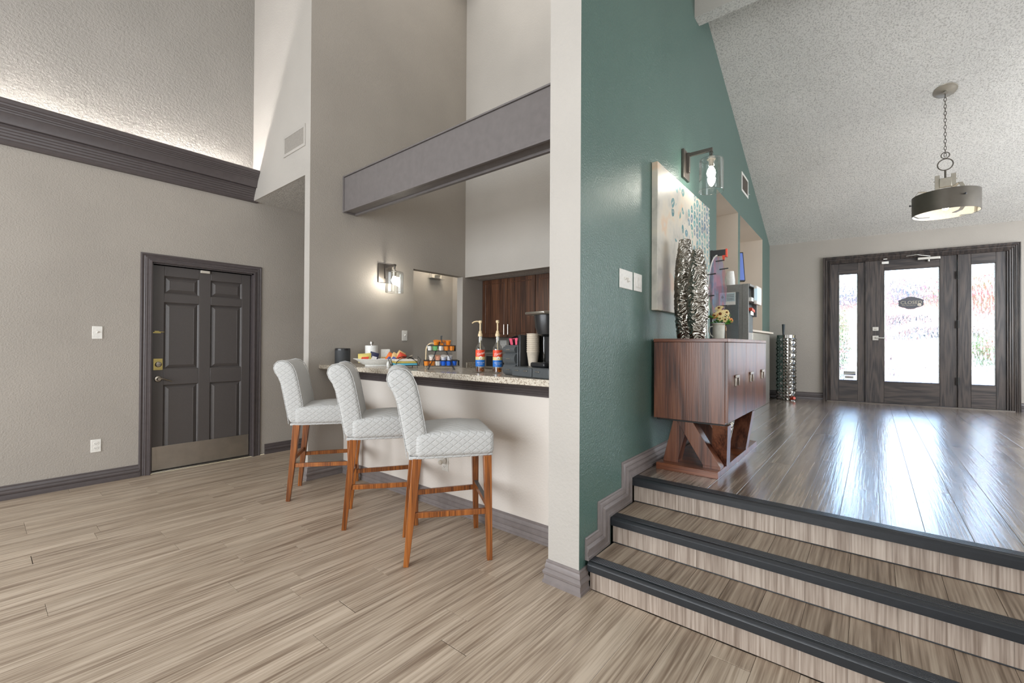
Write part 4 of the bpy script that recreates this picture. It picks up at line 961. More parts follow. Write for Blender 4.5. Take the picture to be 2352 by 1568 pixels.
tv.rotation_euler = (R(-12), R(0), R(-60))
M['scr'] = emit('tv_picture', srgb(92, 112, 172), .55)
MB().box(-.30, .15, -.02, .02, -.19, .19).make('tv_case', M['black'], tv, bevel=.004)
MB().box(-.29, .14, -.0215, -.0195, -.178, .178).make('tv_screen', M['scr'], tv, smooth=False)
MB().beam((0, .02, 0), (-.10, .62, .12), .03, .03).make('tv_bracket', M['darkw'], tv)
cd2 = empty('menu_card', (6.35, 1.28, 1.467), R(-70), 'small white tent card on the pale stone ledge', 'card')
MB().beam((0, 0, 0), (0, .03, .15), .12, .003, hint=(1, 0, 0)).beam((0, .06, 0), (0, .03, .15), .12, .003, hint=(1, 0, 0)).make('card', M['cupw'], cd2, smooth=False)
b = MB()
for q in range(5): b.box(-.045, .045, .0, .0025, .03+.02*q, .035+.02*q)
ln = b.make('print_line', M['stdark'], cd2, smooth=False); ln.rotation_euler = (R(-11.3), 0, 0); ln.location = (0, -.003, 0)

# umbrella stand
us = empty('umbrella_stand', (7.87, 1.030, ZP), label='tall silver cylinder stand with embossed pyramid studs by the entry wall', cat='umbrella stand')
b = MB(); n, rows = 36, 40; rings = []
for j in range(rows+1):
    ring = []
    for i in range(n):
        a = 2*math.pi*i/n; up_ = (i % 2 == 1) and (j % 2 == 1)
        rr_ = .124+(.013 if up_ and ((i//2+j//2) % 2 == 0) else (.006 if up_ else 0))
        ring.append(b.b.verts.new((rr_*math.cos(a), rr_*math.sin(a), .94*j/rows)))
    rings.append(ring)
for j, (a_, b_) in enumerate(zip(rings, rings[1:])):
    for i in range(n):
        i2 = (i+1) % n
        if (i+j) % 2: b.b.faces.new([a_[i], a_[i2], b_[i]]); b.b.faces.new([a_[i2], b_[i2], b_[i]])
        else: b.b.faces.new([a_[i], a_[i2], b_[i2]]); b.b.faces.new([a_[i], b_[i2], b_[i]])
b.b.faces.new(list(reversed(rings[0])))
b.make('studded_body', M['silver2'] if 'silver2' in M else M.setdefault('silver2', base('polished_silver', srgb(140, 137, 132), .14, 1)[0]), us, smooth=False)
MB().lathe([(.122, .935), (.122, .985), (.112, .985), (.112, .80)], 36, cap=False).make('rim_band', M['silver2'], us)
um = empty('umbrella', (7.83, 1.06, ZP+.02), label='furled black umbrella with a straight handle in the silver stand', cat='umbrella')
MB().tube([(0, 0, .0), (0, 0, .96)], .010, 8).tube([(0, 0, .10), (0, 0, .82)], .035, 10, r2=.02).make('canopy', M['black'], um)
MB().tube([(0, 0, .98), (.003, 0, 1.13)], .013, 10, r2=.021).tube([(.0, 0, .93), (0, 0, .98)], .026, 8, r2=.010).make('handle', M['mbay'], um)
rt_ = MB().lathe([(.022, 0), (.026, .09), (.018, .11)], 14).make('red_torch', M['red'], loc=(7.775, .955, ZP+.03)); rt_.rotation_euler = (R(80), R(8), R(-60)); tag(rt_, 'small red cylinder lying at the foot of the silver stand', 'torch')

# silver floor vase glimpsed behind the console legs
crumple('floor_vase', (4.30, 1.06, ZP), .34, [.07, .10, .12, .12, .10, .07], .012, 'squat rippled silver floor vase behind the console legs', 77)

# ------------------------------------------------------------------ pendant
pd = empty('pendant_lamp', (5.984, -.545, 2.66), label='aged metal drum pendant hanging on a chain from the foyer ceiling', cat='pendant lamp')
M['aged'] = plain('aged_iron', srgb(98, 92, 84), .45, .7, .5, (14, .001)); M['agedl'] = plain('aged_silver', srgb(168, 162, 150), .4, .7, .5, (20, .001)); M['inner'] = plain('shade_lining', srgb(236, 228, 212), .7)
cz = zc(5.984, -.545)-2.66
cn = MB().lathe([(.0, -.016), (.05, -.014), (.068, -.008), (.088, -.006), (.092, .0)], 40, cap=False).lathe([(.02, -.032), (.012, -.016)], 16).make('canopy', M['agedl'], pd); cn.location = (0, 0, cz-.001); cn.rotation_euler = (0, math.atan(.395), 0)
z = cz-.035; k = 0
while z > .50:
    L = .042; pts = []
    for q in range(12):
        a = 2*math.pi*q/12; u = .009*math.cos(a); v = (L/2)*math.sin(a)
        pts.append((u, 0, v) if k % 2 == 0 else (0, u, v))
    MB().tube(pts, .0026, 5, closed=True).make('chain_link', M['aged'], pd, loc=(0, 0, z-L/2)); z -= L-.008; k += 1
ang = R(-39)
def ringy(r, zc_, rad, name): MB().tube([(rad*math.cos(a)*math.cos(ang+R(-50)), rad*math.cos(a)*math.sin(ang+R(-50)), zc_+rad*math.sin(a)) for a in [2*math.pi*q/32 for q in range(32)]], r, 8, closed=True).make(name, M['aged'], pd)
ringy(.004, .478, .030, 'small_ring'); ringy(.005, .388, .055, 'large_ring')
MB().tube([(0, 0, .335), (0, 0, .25)], .008, 10).tube([(0, 0, .45), (0, 0, .44)], .006, 8).make('stem', M['aged'], pd)
b = MB(); b.box(-.02, .02, -.045, .045, .165, .255); b.make('hub', M['agedl'], pd, bevel=.006)
for s_ in (-1, 1): MB().beam((0, s_*.057, .29), (0, s_*.057, .06), .012, .035, hint=(0, 1, 0)).tube([(0, s_*.05, .235), (0, s_*.085, .235)], .005, 8).make('yoke_bar', M['agedl'], pd, bevel=.003)
Rr = .245
MB().lathe([(Rr, -.095), (Rr, .095), (Rr-.004, .095), (Rr-.004, -.095), (Rr, -.095)], 72, cap=False).make('drum_shade', M['aged'], pd)
MB().lathe([(Rr-.005, -.094), (Rr-.005, .094), (Rr-.0065, .094), (Rr-.0065, -.094), (Rr-.005, -.094)], 72, cap=False).make('shade_lining', M['inner'], pd)
for a in (R(100), R(-68), R(205)):
    pts = [(.0, .06), (.06, .10), (.14, .140), (.20, .145), (.230, .10), (.236, .0), (.232, -.09), (.20, -.112), (.12, -.115)]
    P_ = [Vector((math.cos(a)*r_, math.sin(a)*r_, z_)) for r_, z_ in pts]; b = MB(); side = Vector((-math.sin(a), math.cos(a), 0))*.016
    for p, q in zip(P_, P_[1:]): b.beam(p, q+(q-p)*.05, .032, .004, hint=(p-q).cross(side))
    b.make('strap', M['agedl'], pd)
    kn = MB().lathe([(.004, 0), (.004, .012), (.009, .014), (.009, .020), (.004, .024)], 12).make('knob', M['black'], pd); kn.location = (math.cos(a)*Rr, math.sin(a)*Rr, .02); kn.rotation_euler = (0, R(90), a)
MB().lathe([(.015, .02), (.028, -.005), (.030, -.03), (.018, -.055), (.004, -.06)], 16).make('bulb', emit('dim_bulb', (1, .92, .8, 1), 45), pd)

# ------------------------------------------------------------------ outside
M['pave'] = plain('sunlit_paving', srgb(168, 162, 156), .8, 0, .3, (6, .004)); M['pinkw'] = plain('pink_stucco', srgb(188, 140, 132), .85, 0, .2, (30, .003)); M['bushg'] = plain('bush_leaf', srgb(70, 122, 36), .5); M['bushp'] = plain('pink_blossom', srgb(214, 62, 112), .6)
gd = struct(MB().box(8.95, 40, -20, 20, -.2, ZP-.03).make('ground', M['pave'], smooth=False), 'sunlit paving outside the entry')
hw_ = empty('far_house', (24, 2, ZP), label='pink stucco house across the drive beyond the entry glass', cat='building'); MB().box(0, 3, -9, 6, 0, 2.6).make('wall', M['pinkw'], hw_); MB().hexa([(-.5, -9.5, 2.6), (3.5, -9.5, 2.6), (3.5, 6.5, 2.6), (-.5, 6.5, 2.6)], [(1.2, -8, 3.8), (1.8, -8, 3.8), (1.8, 5, 3.8), (1.2, 5, 3.8)]).make('roof', M['darkw'], hw_)
for k in range(4): MB().box(-.03, .02, -7+k*3.2, -5.6+k*3.2, .9, 2.1).make('window', M['black'], hw_)
pp = MB().box(10.6, 10.85, -.22, .06, ZP-.03, 2.9).make('porch_pier', M['pinkw'], bevel=.01); tag(pp, 'pink stucco pier behind the left edge of the entry door glass', 'pier')
def bush(name, c, rad, n, label, pink=.25, seed=1, group=None, planter=None):
    e = empty(name, c, label=label, cat='shrub'); r_ = random.Random(seed)
    for mt, nn, nm in ((M['bushg'], int(n*(1-pink)), 'foliage'), (M['bushp'], int(n*pink), 'blossom')):
        if nn < 5: continue
        b = bmesh.new()
        for k in range(nn):
            v = Vector((r_.gauss(0, 1), r_.gauss(0, 1), r_.gauss(0, 1))).normalized()*(r_.random()**.4)
            p = Vector((v.x*rad[0], v.y*rad[1], rad[2]*(1+v.z))); q = Matrix.Rotation(r_.uniform(0, 6.28), 3, 'Z') @ Matrix.Rotation(r_.uniform(0, 3.1), 3, 'X'); s_ = r_.uniform(.03, .06)
            b.faces.new([b.verts.new(p+q @ Vector(w_)*s_) for w_ in ((-1, 0, 0), (0, -.5, .1), (1, 0, 0), (0, .5, .1))])
        me = bpy.data.meshes.new(nm); b.to_mesh(me); b.free(); me.materials.append(mt); o = bpy.data.objects.new(nm, me); COL.objects.link(o); o.parent = e; o['kind'] = 'stuff'; o.location = (0, 0, .1)
    for k in range(5): MB().tube([(r_.uniform(-.05, .05), r_.uniform(-.05, .05), 0), (r_.uniform(-.6, .6)*rad[0], r_.uniform(-.6, .6)*rad[1], rad[2]*1.2)], .012, 5).make('stem', M['cab'], e)
    return e
bush('flowering_shrub', (10.9, -1.48, ZP+.36), (.36, .40, .30), 700, 'low pink-flowered shrub outside the right sidelight', .15, 2)
ft = bush('flowering_tree', (12.8, -1.75, ZP+1.35), (.9, .95, .62), 2600, 'tall pink bougainvillea outside the right sidelight', .4, 3)
MB().tube([(0, 0, -1.38), (-.05, .05, .4)], .05, 8).make('trunk', M['cab'], ft)
bush('green_shrub', (11.0, .50, ZP-.02), (.25, .16, .75), 700, 'green shrub outside the left sidelight', .05, 5)
pn = MB().lathe([(.22, 0), (.30, .30), (.33, .34), (.29, .34), (.26, .30)], 24).make('planter_pot', M['offwhite'], loc=(10.9, -1.48, ZP-.03)); tag(pn, 'pale planter pot under the low flowered shrub outside', 'planter')
# parked car beyond the door glass
cr_ = empty('parked_car', (16.5, -1.6, ZP-.03), R(90), 'white parked car with dark windows seen through the entry glass', 'car')
M['carw'] = plain('car_paint', srgb(236, 238, 240), .25); b = MB()
pr = [(-2.1, .35), (-2.15, .75), (-1.7, .95), (-1.2, 1.0), (-.7, 1.42), (.9, 1.46), (1.6, 1.02), (2.1, .95), (2.15, .4)]
va = [b.b.verts.new((x, -.85, z)) for x, z in pr]; vb = [b.b.verts.new((x, .85, z)) for x, z in pr]
b.b.faces.new(va); b.b.faces.new(list(reversed(vb)))
for k in range(len(pr)): b.b.faces.new([va[k], vb[k], vb[(k+1) % len(pr)], va[(k+1) % len(pr)]])
b.make('car_body', M['carw'], cr_, bevel=.05, seg=3)
for s_ in (-1, 1):
    MB().hexa([(-1.05, s_*.852, 1.0), (1.35, s_*.852, 1.02), (.85, s_*.852, 1.38), (-.65, s_*.852, 1.36)], [(-1.05, s_*.862, 1.0), (1.35, s_*.862, 1.02), (.85, s_*.862, 1.38), (-.65, s_*.862, 1.36)]).make('side_window', M['black'], cr_)
    for x in (-1.35, 1.35):
        w_ = MB().lathe([(.2, 0), (.32, .0), (.33, .1), (.32, .2), (.2, .2)], 24).make('wheel', M['black'], cr_); w_.rotation_euler = (R(90), 0, 0); w_.location = (x, s_*.78+.1, .33)
        MB().lathe([(.19, -.01), (.19, .21)], 16).make('hub_cap', M['chrome'], w_)

# ------------------------------------------------------------------ things on the bar
CZ = 1.0705
spk = empty('smart_speaker', (2.22, 3.92, CZ), label='black cylinder speaker at the wall end of the bar', cat='speaker')
M['mesh'] = plain('speaker_mesh', srgb(52, 54, 56), .6, 0, .5, (400, .0006))
MB().lathe([(.066, 0), (.070, .004), (.070, .135)], 40).make('mesh_body', M['mesh'], spk); MB().lathe([(.070, .135), (.070, .150), (.066, .155)], 40).make('top_ring', M['black'], spk)
ty = empty('serving_tray', (2.33, 3.47, CZ), R(-33), 'white boat-shaped serving bowl of snacks on the bar', 'serving bowl')
b = MB(); n = 48
def ring_(ax, ay, z, lift=0): return [b.b.verts.new((ax*math.cos(2*math.pi*k/n), ay*math.sin(2*math.pi*k/n), z+lift*abs(math.cos(2*math.pi*k/n))**4)) for k in range(n)]
rs = [ring_(.13, .05, .0), ring_(.13, .052, .010), ring_(.150, .066, .014), ring_(.205, .095, .052), ring_(.232, .108, .060, .004), ring_(.228, .104, .063, .004), ring_(.195, .088, .052), ring_(.14, .058, .022), ring_(.01, .005, .020)]
for r0, r1 in zip(rs, rs[1:]):
    for k in range(n): b.b.faces.new([r0[k], r0[(k+1) % n], r1[(k+1) % n], r1[k]])
b.b.faces.new(list(reversed(rs[0]))); b.b.faces.new(rs[-1])
b.make('bowl', M['cupw'], ty, angle=50)
def packet(name, loc, rot, w_, h_, mats, label, group=None, cat='snack packet'):
    e = empty(name, loc, 0, label, cat, group); e.rotation_euler = rot
    b = MB(); nx, ny = 8, 6
    for sd_ in (1, -1):
        g = [[b.b.verts.new(((i/nx-.5)*w_, sd_*.016*math.sin(math.pi*i/nx)**.6*math.sin(math.pi*j/ny)**.6, (j/ny)*h_)) for j in range(ny+1)] for i in range(nx+1)]
        for i in range(nx):
            for j in range(ny): b.b.faces.new([g[i][j], g[i+1][j], g[i+1][j+1], g[i][j+1]])
    bmesh.ops.remove_doubles(b.b, verts=b.b.verts[:], dist=.0001)
    o = b.make('bag', mats[0], e, angle=60)
    MB().hexa([(-w_*.34, -.0165, h_*.12), (w_*.20, -.0165, h_*.12), (w_*.32, -.0165, h_*.55), (-w_*.22, -.0165, h_*.55)], [(-w_*.34, .0165, h_*.12), (w_*.20, .0165, h_*.12), (w_*.32, .0165, h_*.55), (-w_*.22, .0165, h_*.55)]).make('print_patch', mats[1], e)
    return e
pm = {k: plain('packet_'+k, srgb(*c), .3) for k, c in dict(gold=(214, 196, 112), red=(214, 76, 52), orange=(230, 120, 54), blue=(74, 92, 168), navy=(56, 60, 88), tan=(222, 186, 128), white=(232, 230, 226)).items()}
packet('snack_packet', (2.235, 3.56, CZ+.03), (R(-18), R(-4), R(-33)), .115, .085, (pm['gold'], pm['red']), 'gold snack packet with a red print at the left end of the bowl')
packet('snack_packet', (2.30, 3.54, CZ+.03), (R(-12), R(16), R(-20)), .08, .095, (pm['navy'], pm['white']), 'dark blue snack packet tilted behind the gold one')
for i, (x, y, a, cc, pc, lb) in enumerate(((2.375, 3.42, -24, 'orange', 'blue', 'orange snack packet leaning in the middle of the bowl'), (2.405, 3.395, -30, 'tan', 'blue', 'tan snack packet leaning behind the orange one'), (2.44, 3.375, -36, 'tan', 'navy', 'tall tan snack packet with a dark top at the right of the bowl'), (2.44, 3.345, -40, 'red', 'orange', 'red snack packet at the right end of the bowl'))):
    packet('snack_packet', (x, y, CZ+.03), (R(-14), R(30), R(-33)), .07, .095 if i != 2 else .115, (pm[cc], pm[pc]), lb)
sc_ = empty('ladle', (2.47, 3.30, CZ+.05), R(-33), 'grey ladle resting across the right end of the snack bowl', 'ladle'); MB().ball((0, 0, 0), .028, 1, .6, .5).tube([(.0, 0, .0), (.04, 0, .03), (.075, 0, .045)], .006, 6).make('ladle_body', M['nickel'], sc_)
cn_ = empty('canister', (2.455, 3.80, CZ), label='white lidded canister with a chrome knob behind the snack bowl', cat='canister')
MB().lathe([(.058, 0), (.060, .004), (.060, .178), (.057, .182)], 36).make('canister_body', M['cupw'], cn_); MB().lathe([(.008, .182), (.008, .192), (.018, .196), (.018, .218), (.010, .222)], 24).make('lid_knob', M['chrome'], cn_)
tc_ = empty('small_sign_box', (2.60, 3.78, CZ), R(-33), 'white square box behind the snack packets on the bar', 'box'); MB().box(-.045, .045, -.03, .03, 0, .145).make('box', M['plastic'], tc_, bevel=.004); MB().box(-.04, .04, -.0305, -.030, .02, .07).make('picture', pm['tan'], tc_, smooth=False)
sh = MB().lathe([(.014, 0), (.016, .03), (.010, .045), (.010, .05)], 16).make('salt_shaker', M['cupw'], loc=(2.234, 3.203, CZ)); tag(sh, 'small white shaker between the snack bowl and the wire basket', 'shaker')
# wire basket with napkins
wbk = empty('wire_basket', (2.265, 3.02, CZ), R(-25), 'black scrollwork wire basket holding napkins on the bar', 'basket')
b = MB(); wr = .0026; a_, c_ = .105, .085
rect = lambda z, g=0: [(-a_-g, -c_-g, z), (a_+g, -c_-g, z), (a_+g, c_+g, z), (-a_-g, c_+g, z)]
b.tube(rect(.022), wr, 6, closed=True)
for s_ in (-1, 1):
    for t_ in (-1, 1): b.tube([(s_*.085, t_*.085, .0), (s_*.085, t_*.085, .022)], wr*1.5, 6)
    for (y1_, h_) in ((-.085, .065), (-.05, .075), (.085, .065)):
        b.tube([(-.09+.09*(1-math.cos(q)), y1_, .022+h_*math.sin(q)) for q in [math.pi*k/14 for k in range(15)]], wr, 6)
    b.tube([(s_*.105, -.06, .022), (s_*.122, -.055, .07), (s_*.112, 0, .092), (s_*.122, .055, .07), (s_*.105, .06, .022)], wr, 6)
b.make('wire_frame', M['black'], wbk)
npk = []
for i, (cc, lb) in enumerate(((srgb(96, 186, 214), 'blue paper napkin at the bottom of the wire basket'), (srgb(206, 184, 96), 'mustard paper napkin in the middle of the wire basket'), (srgb(238, 232, 222), 'white paper napkin on top in the wire basket'))):
    o = MB().box(-.092, .092, -.075, .075, 0, .016).make('napkin', plain('napkin_paper', cc, .8), bevel=.004, loc=(2.265, 3.02, CZ+.024+.0165*i)); o.rotation_euler = (0, 0, R(-25)); tag(o, lb, 'napkin', 'folded napkins in the wire basket')
# two tier pod stand
ps = empty('pod_stand', (2.345, 2.655, CZ), R(-38), 'two-tier black wire stand of coffee pods on the bar', 'stand')
b = MB(); W2, D2 = .125, .065
for y in (-D2, D2):
    b.beam((-W2*.82, y, .0), (-.012, y*.65, .215), .009, .004).beam((W2*.82, y, .0), (.012, y*.65, .215), .009, .004)
for s_ in (-1, 1): b.beam((s_*W2*.82, -D2, .003), (s_*W2*.82, D2, .003), .006, .006)
b.beam((0, -D2*.65, .205), (0, -D2*.65, .262), .022, .006).beam((0, D2*.65, .205), (0, D2*.65, .262), .022, .006).beam((0, -D2*.65, .262), (0, D2*.65, .262), .012, .006); b.make('a_frame', M['black'], ps)
for z0_, sx_ in ((.028, 1.10), (.145, .86)):
    b = MB(); X1, Y1 = W2*sx_, D2*1.02
    for z_, r_ in ((z0_, .0018), (z0_+.042, .0036)): b.tube([(-X1, -Y1, z_), (X1, -Y1, z_), (X1, Y1, z_), (-X1, Y1, z_)], r_, 6, closed=True)
    for k in range(9):
        x = -X1+2*X1*k/8
        for y in (-Y1, Y1): b.tube([(x, y, z0_), (x, y, z0_+.042)], .0012, 4)
        b.tube([(x, -Y1, z0_), (x, Y1, z0_)], .0012, 4)
    for k in range(1, 5):
        for s_ in (-1, 1): y = -Y1+2*Y1*k/5; b.tube([(s_*X1, y, z0_), (s_*X1, y, z0_+.042)], .0012, 4)
    b.make('wire_tier', M['black'], ps)
podm = {k: plain('pod_'+k, srgb(*c), .35) for k, c in dict(orange=(232, 138, 42), blue=(28, 104, 222), white=(232, 230, 224), green=(120, 190, 120), peach=(232, 170, 140)).items()}
PMW = Matrix.Translation((2.345, 2.655, CZ)) @ Matrix.Rotation(R(-38), 4, 'Z')
def podmesh(mat):
    me = MB().lathe([(.0165, 0), (.0215, .034), (.0245, .036), (.0245, .039)], 18).make('coffee_pod', mat, angle=40); return me
plist = [(-.115+.043*i, y, .031, c) for y in (-.040, .004) for i, c in enumerate(('orange', 'peach' if y > 0 else 'orange', 'white', 'blue', 'blue', 'blue'))]
plist += [(-.09+.043*i, y, .149, c) for y in (-.040, .010) for i, c in enumerate(('white', 'green', 'white', 'orange', 'orange'))]
plist += [(-.075+.046*i, -.015, .071, c) for i, c in enumerate(('white', 'peach', 'white', 'white'))] + [(-.04+.046*i, -.012, .189, 'orange') for i in range(3)]
names = {'orange': 'orange', 'blue': 'blue', 'white': 'white', 'green': 'green', 'peach': 'peach'}
pcount = {}
for (x, y, z_, c) in plist:
    o = podmesh(podm[c]); up_ = z_ > .12; top_ = z_ in (.071, .189)
    o.matrix_world = PMW @ Matrix.Translation((x, y, z_)) @ (Matrix.Rotation(R(random.uniform(10, 30) if top_ else 0), 4, 'X'))
    tier = 'upper' if up_ else 'lower'; row = 'heaped on top of' if top_ else ('in the front row of' if y < 0 else 'in the back row of')
    key = (tier, row); pcount[key] = pcount.get(key, 0)+1
    od = ('leftmost', 'second from the left', 'third from the left', 'fourth from the left', 'fifth from the left', 'rightmost')[pcount[key]-1]
    tag(o, f'{names[c]} coffee pod, {od}, {row} the {tier} wire tier', 'coffee pod', 'coffee pods on the wire stand')
# white cable loop behind the stand, seal
# syrup bottles
M['liq'] = glassy('amber_syrup', (.80, .46, .10, 1), .06); M['pump'] = plain('cream_pump', srgb(222, 200, 160), .4)
M['labr'] = plain('label_red', srgb(226, 74, 40), .45); M['labb'] = plain('label_blue', srgb(34, 112, 196), .45); M['laby'] = plain('label_cream', srgb(222, 202, 140), .45); M['labw'] = plain('label_white', srgb(240, 240, 236), .45)
def bottle(loc, rz, label, pump_rot=0):
    e = empty('syrup_bottle', loc, rz, label, 'bottle', 'pump syrup bottles on the bar')
    MB().lathe([(.0, .002), (.030, .002), (.034, .006), (.034, .165), (.030, .182), (.018, .200), (.0145, .212), (.0135, .255), (.0145, .262), (.0128, .262), (.0118, .214), (.016, .200), (.028, .180), (.0325, .164), (.0325, .008), (.0, .006)], 36, cap=False).make('glass_body', M['glass'], e)
    MB().lathe([(.030, .0075), (.0318, .010), (.0318, .034)], 28).make('syrup', M['liq'], e)
    def wrapb(z0, z1, mat, nm):
        b = MB(); n_ = 28; v0 = []; v1 = []
        for k in range(n_+1):
            a = math.pi+.35+(math.pi*2-.9)*k/n_-math.pi*.0; a = -math.pi/2-math.pi*.42+(math.pi*.84)*k/n_
            v0.append(b.b.verts.new((.0344*math.cos(a), .0344*math.sin(a), z0))); v1.append(b.b.verts.new((.0344*math.cos(a), .0344*math.sin(a), z1)))
        for k in range(n_): b.b.faces.new([v0[k], v0[k+1], v1[k+1], v1[k]])
        return b.make(nm, mat, e)
    wrapb(.112, .160, M['labr'], 'label_top'); wrapb(.090, .112, M['laby'], 'label_band'); wrapb(.044, .090, M['labb'], 'label_bottom')
    def bend(o, rad=.0349):
        sx_ = o.scale.x
        for v in o.data.vertices:
            x = v.co.x*math.cos(o.rotation_euler.y)-0; 
            a = v.co.x/rad; dd = rad+v.co.z
            v.co = Vector((math.sin(a)*dd, v.co.y, math.cos(a)*dd-rad)) 
    t1_ = text('Torani', .026, M['labw'], e, (0, -.0349, .134), (R(90), 0, 0), .0002, name='label_lettering', shear=.35)
    for v in t1_.data.vertices: v.co.y += v.co.x*.28
    bend(t1_)
    t2_ = text('Classic Caramel', .0088, M['labw'], e, (0, -.0349, .072), (R(90), 0, 0), .0002, name='label_small_lettering'); bend(t2_)
    t3_ = text('natural flavor', .006, M['labw'], e, (0, -.0349, .061), (R(90), 0, 0), .0002, name='label_small_lettering'); bend(t3_)
    b = MB(); va = [b.b.verts.new((.0350*math.sin(.012*math.cos(2*math.pi*k/20)/.035), -.0350*math.cos(.012*math.cos(2*math.pi*k/20)/.035), .104+.012*math.sin(2*math.pi*k/20))) for k in range(20)]; b.b.faces.new(va); b.make('label_emblem', M['labw'], e)
    pu = MB().lathe([(.0165, .255), (.0165, .272), (.0125, .276), (.010, .292), (.0055, .296), (.0055, .345), (.010, .348), (.013, .356), (.012, .366), (.006, .368)], 20).make('pump', M['pump'], e)
    pu.rotation_euler = (0, 0, pump_rot); MB().tube([(0, 0, .358), (.025, 0, .362), (.045, 0, .357), (.058, 0, .347)], .0048, 8).make('spout', M['pump'], pu)
    MB().tube([(0, 0, .26), (.002, 0, .02)], .0032, 8).make('dip_tube', M['pump'], e); return e
bottle((2.262, 2.150, CZ), R(-41), 'clear amber syrup bottle whose pump spout points left', R(180)); bottle((2.300, 2.020, CZ), R(-41), 'clear amber syrup bottle partly behind the black drawer organiser', R(-95))
# organiser + drawers + brewer: shared placement, turned a little
def place(x, y, z=0): 
    v = Matrix.Rotation(R(-12), 3, 'Z') @ Vector((x, y, 0)); return (2.20+v.x, 1.90+v.y, CZ+z)
OR = R(-12)
ot = empty('condiment_organiser', place(0, 0), OR, 'dark grey drawer tower of coffee condiments beside the syrup bottle', 'organiser')
b = MB()
MB().box(.03, .22, -.135, -.001, 0, .195).make('tower_body', M['grey'], ot, bevel=.004)
b = MB(); b.box(.03, .235, -.160, -.136, 0, .262); b.make('divider_wall', M['black'], ot, bevel=.006)
for (z0_, z1_) in ((.006, .068), (.076, .138), (.146, .186)):
    o = MB(); n_ = 10; va = []; vb = []
    for k in range(n_+1):
        z_ = z0_+(z1_-z0_)*k/n_; x_ = .028-.022*math.sin(math.pi*(.15+.7*k/n_)); va.append(o.b.verts.new((x_, -.130, z_))); vb.append(o.b.verts.new((x_, -.006, z_)))
    for k in range(n_): o.b.faces.new([va[k], vb[k], vb[k+1], va[k+1]])
    c0 = [o.b.verts.new((.06, -.130, z0_)), o.b.verts.new((.06, -.130, z1_)), o.b.verts.new((.06, -.006, z0_)), o.b.verts.new((.06, -.006, z1_))]
    o.b.faces.new(va+[c0[1], c0[0]]); o.b.faces.new(list(reversed(vb+[c0[3], c0[2]]))); o.b.faces.new([va[-1], vb[-1], c0[3], c0[1]]); o.b.faces.new([vb[0], va[0], c0[0], c0[2]]); o.b.faces.new([c0[0], c0[1], c0[3], c0[2]])
    dr = o.make('drawer', M['grey'], ot); MB().beam((.004, -.088, (z0_+z1_)/2), (.004, -.048, (z0_+z1_)/2), .004, .005).make('drawer_handle', M['chrome'], dr)
for k in range(3):
    y0_ = -.004-.045*k; o = MB(); pts = [(.06, .195), (.06, .22)]+[(.06+.09*(1-math.cos(q)), .22+.04*math.sin(q)) for q in [math.pi/2*j/8 for j in range(1, 9)]]+[(.22, .26), (.22, .195)]
    va = [o.b.verts.new((x, y0_, z_)) for x, z_ in pts]; vb = [o.b.verts.new((x, y0_-.004, z_)) for x, z_ in pts]; o.b.faces.new(va); o.b.faces.new(list(reversed(vb)))
    for j in range(len(pts)): o.b.faces.new([va[j], vb[j], vb[(j+1) % len(pts)], va[(j+1) % len(pts)]])
    o.make('divider', M['black'], ot)
M['pink'] = plain('pink_sachet', srgb(226, 92, 118), .5)
for i in range(8):
    s_ = MB().box(-.002, .002, -.014, .014, 0, .045).make('sweetener_sachet', M['pink'], bevel=.001, loc=place(.07+.010*(i % 4), -.028-.050*(i//4), .197)); s_.rotation_euler = (R(random.uniform(-8, 8)), R(random.uniform(-20, 5)), OR)
    col_ = 'left' if i < 4 else 'right'; tag(s_, f'{("foremost", "second foremost", "second rearmost", "rearmost")[i % 4]} pink sachet in the {col_} slot on top of the organiser', 'sachet', 'pink sachets on the organiser')
db = empty('pod_storage_base', place(.0, 0), OR, 'wide dark grey pod drawer base under the coffee brewer', 'drawer unit')
MB().box(-.028, .25, -.50, -.155, 0, .062).make('drawer_case', M['grey'], db, bevel=.006)
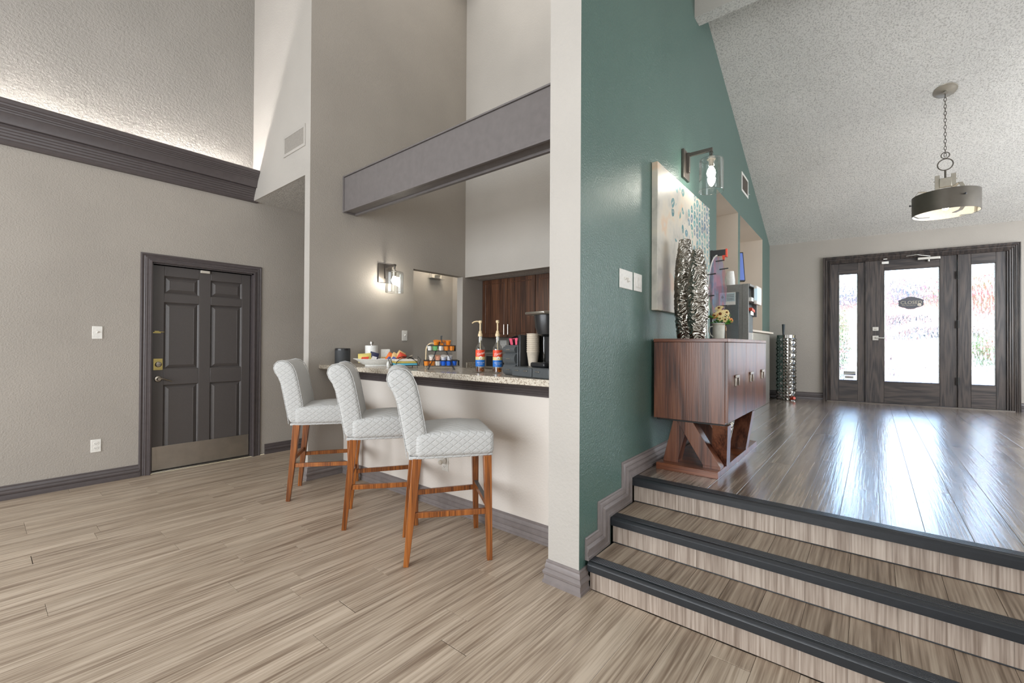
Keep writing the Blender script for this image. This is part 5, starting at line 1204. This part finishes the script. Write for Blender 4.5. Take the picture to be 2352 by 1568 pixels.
for (y1_, y0_) in ((-.162, -.345), (-.352, -.495)):
    dr = MB().box(-.036, -.027, y0_, y1_, .005, .058).make('drawer', M['grey'], db, bevel=.003)
    for yy in ((y1_-.05, y0_+.05) if y1_ > -.2 else (y1_-.05,)): MB().beam((-.041, yy-.018, .040), (-.041, yy+.018, .040), .006, .005).make('drawer_handle', M['chrome'], dr, bevel=.002)
bw = empty('coffee_brewer', place(.05, -.36, .0625), OR, 'black pod coffee brewer with a silver lid, half hidden by the pillar', 'coffee maker')
MB().box(.09, .20, -.09, .09, 0, .30).make('brewer_column', M['black'], bw, bevel=.012)
MB().box(-.055, .10, -.065, .065, 0, .030).make('drip_tray', M['black'], bw, bevel=.010); MB().box(-.052, -.050, -.03, .03, .012, .024).make('tray_badge', M['chrome'], bw)
MB().lathe([(.035, .185), (.062, .200), (.075, .240), (.080, .290), (.082, .315)], 28, c=(.03, 0, 0)).make('brew_head', M['black'], bw)
MB().hexa([(-.075, -.09, .315), (.20, -.09, .318), (.20, .09, .318), (-.075, .09, .315)], [(-.085, -.085, .333), (.20, -.085, .350), (.20, .085, .350), (-.085, .085, .333)]).make('lid', M['chrome'], bw, bevel=.008)
MB().box(.09, .20, .092, .165, .0, .27).make('water_tank', glassy('smoky_tank', (.35, .36, .36, 1), .12), bw, bevel=.01)
M['paperc'] = plain('printed_cup', srgb(206, 194, 176), .6)
for i in range(10):
    o = MB().lathe([(.028, 0), (.040, .088), (.042, .090), (.042, .094), (.039, .094), (.027, .004)], 24, cap=False).make('paper_cup', M['paperc'], loc=place(.10, -.205, .063+.0125*i), angle=40); ordn = ('lowest', 'second lowest', 'third lowest', 'fourth from the bottom', 'fifth from the bottom', 'fifth from the top', 'fourth from the top', 'third from the top', 'second from the top', 'topmost')[i]; tag(o, f'paper cup {ordn} of the stack between organiser and brewer', 'cup', 'stacked paper cups on the bar')
# straw-coloured ring handle behind the pod stand
rg = MB().tube([(.0, -.05*math.cos(q)-.02, .14+.06*math.sin(q)) for q in [math.pi*k/16 for k in range(17)]]+[(0, .034, .0)], .006, 8).make('cord_loop', M['pump'], loc=(2.40, 2.86, CZ+.006)); rg.rotation_euler = (0, 0, R(55)); tag(rg, 'cream plastic hoop standing behind the left of the wire pod stand', 'hoop')
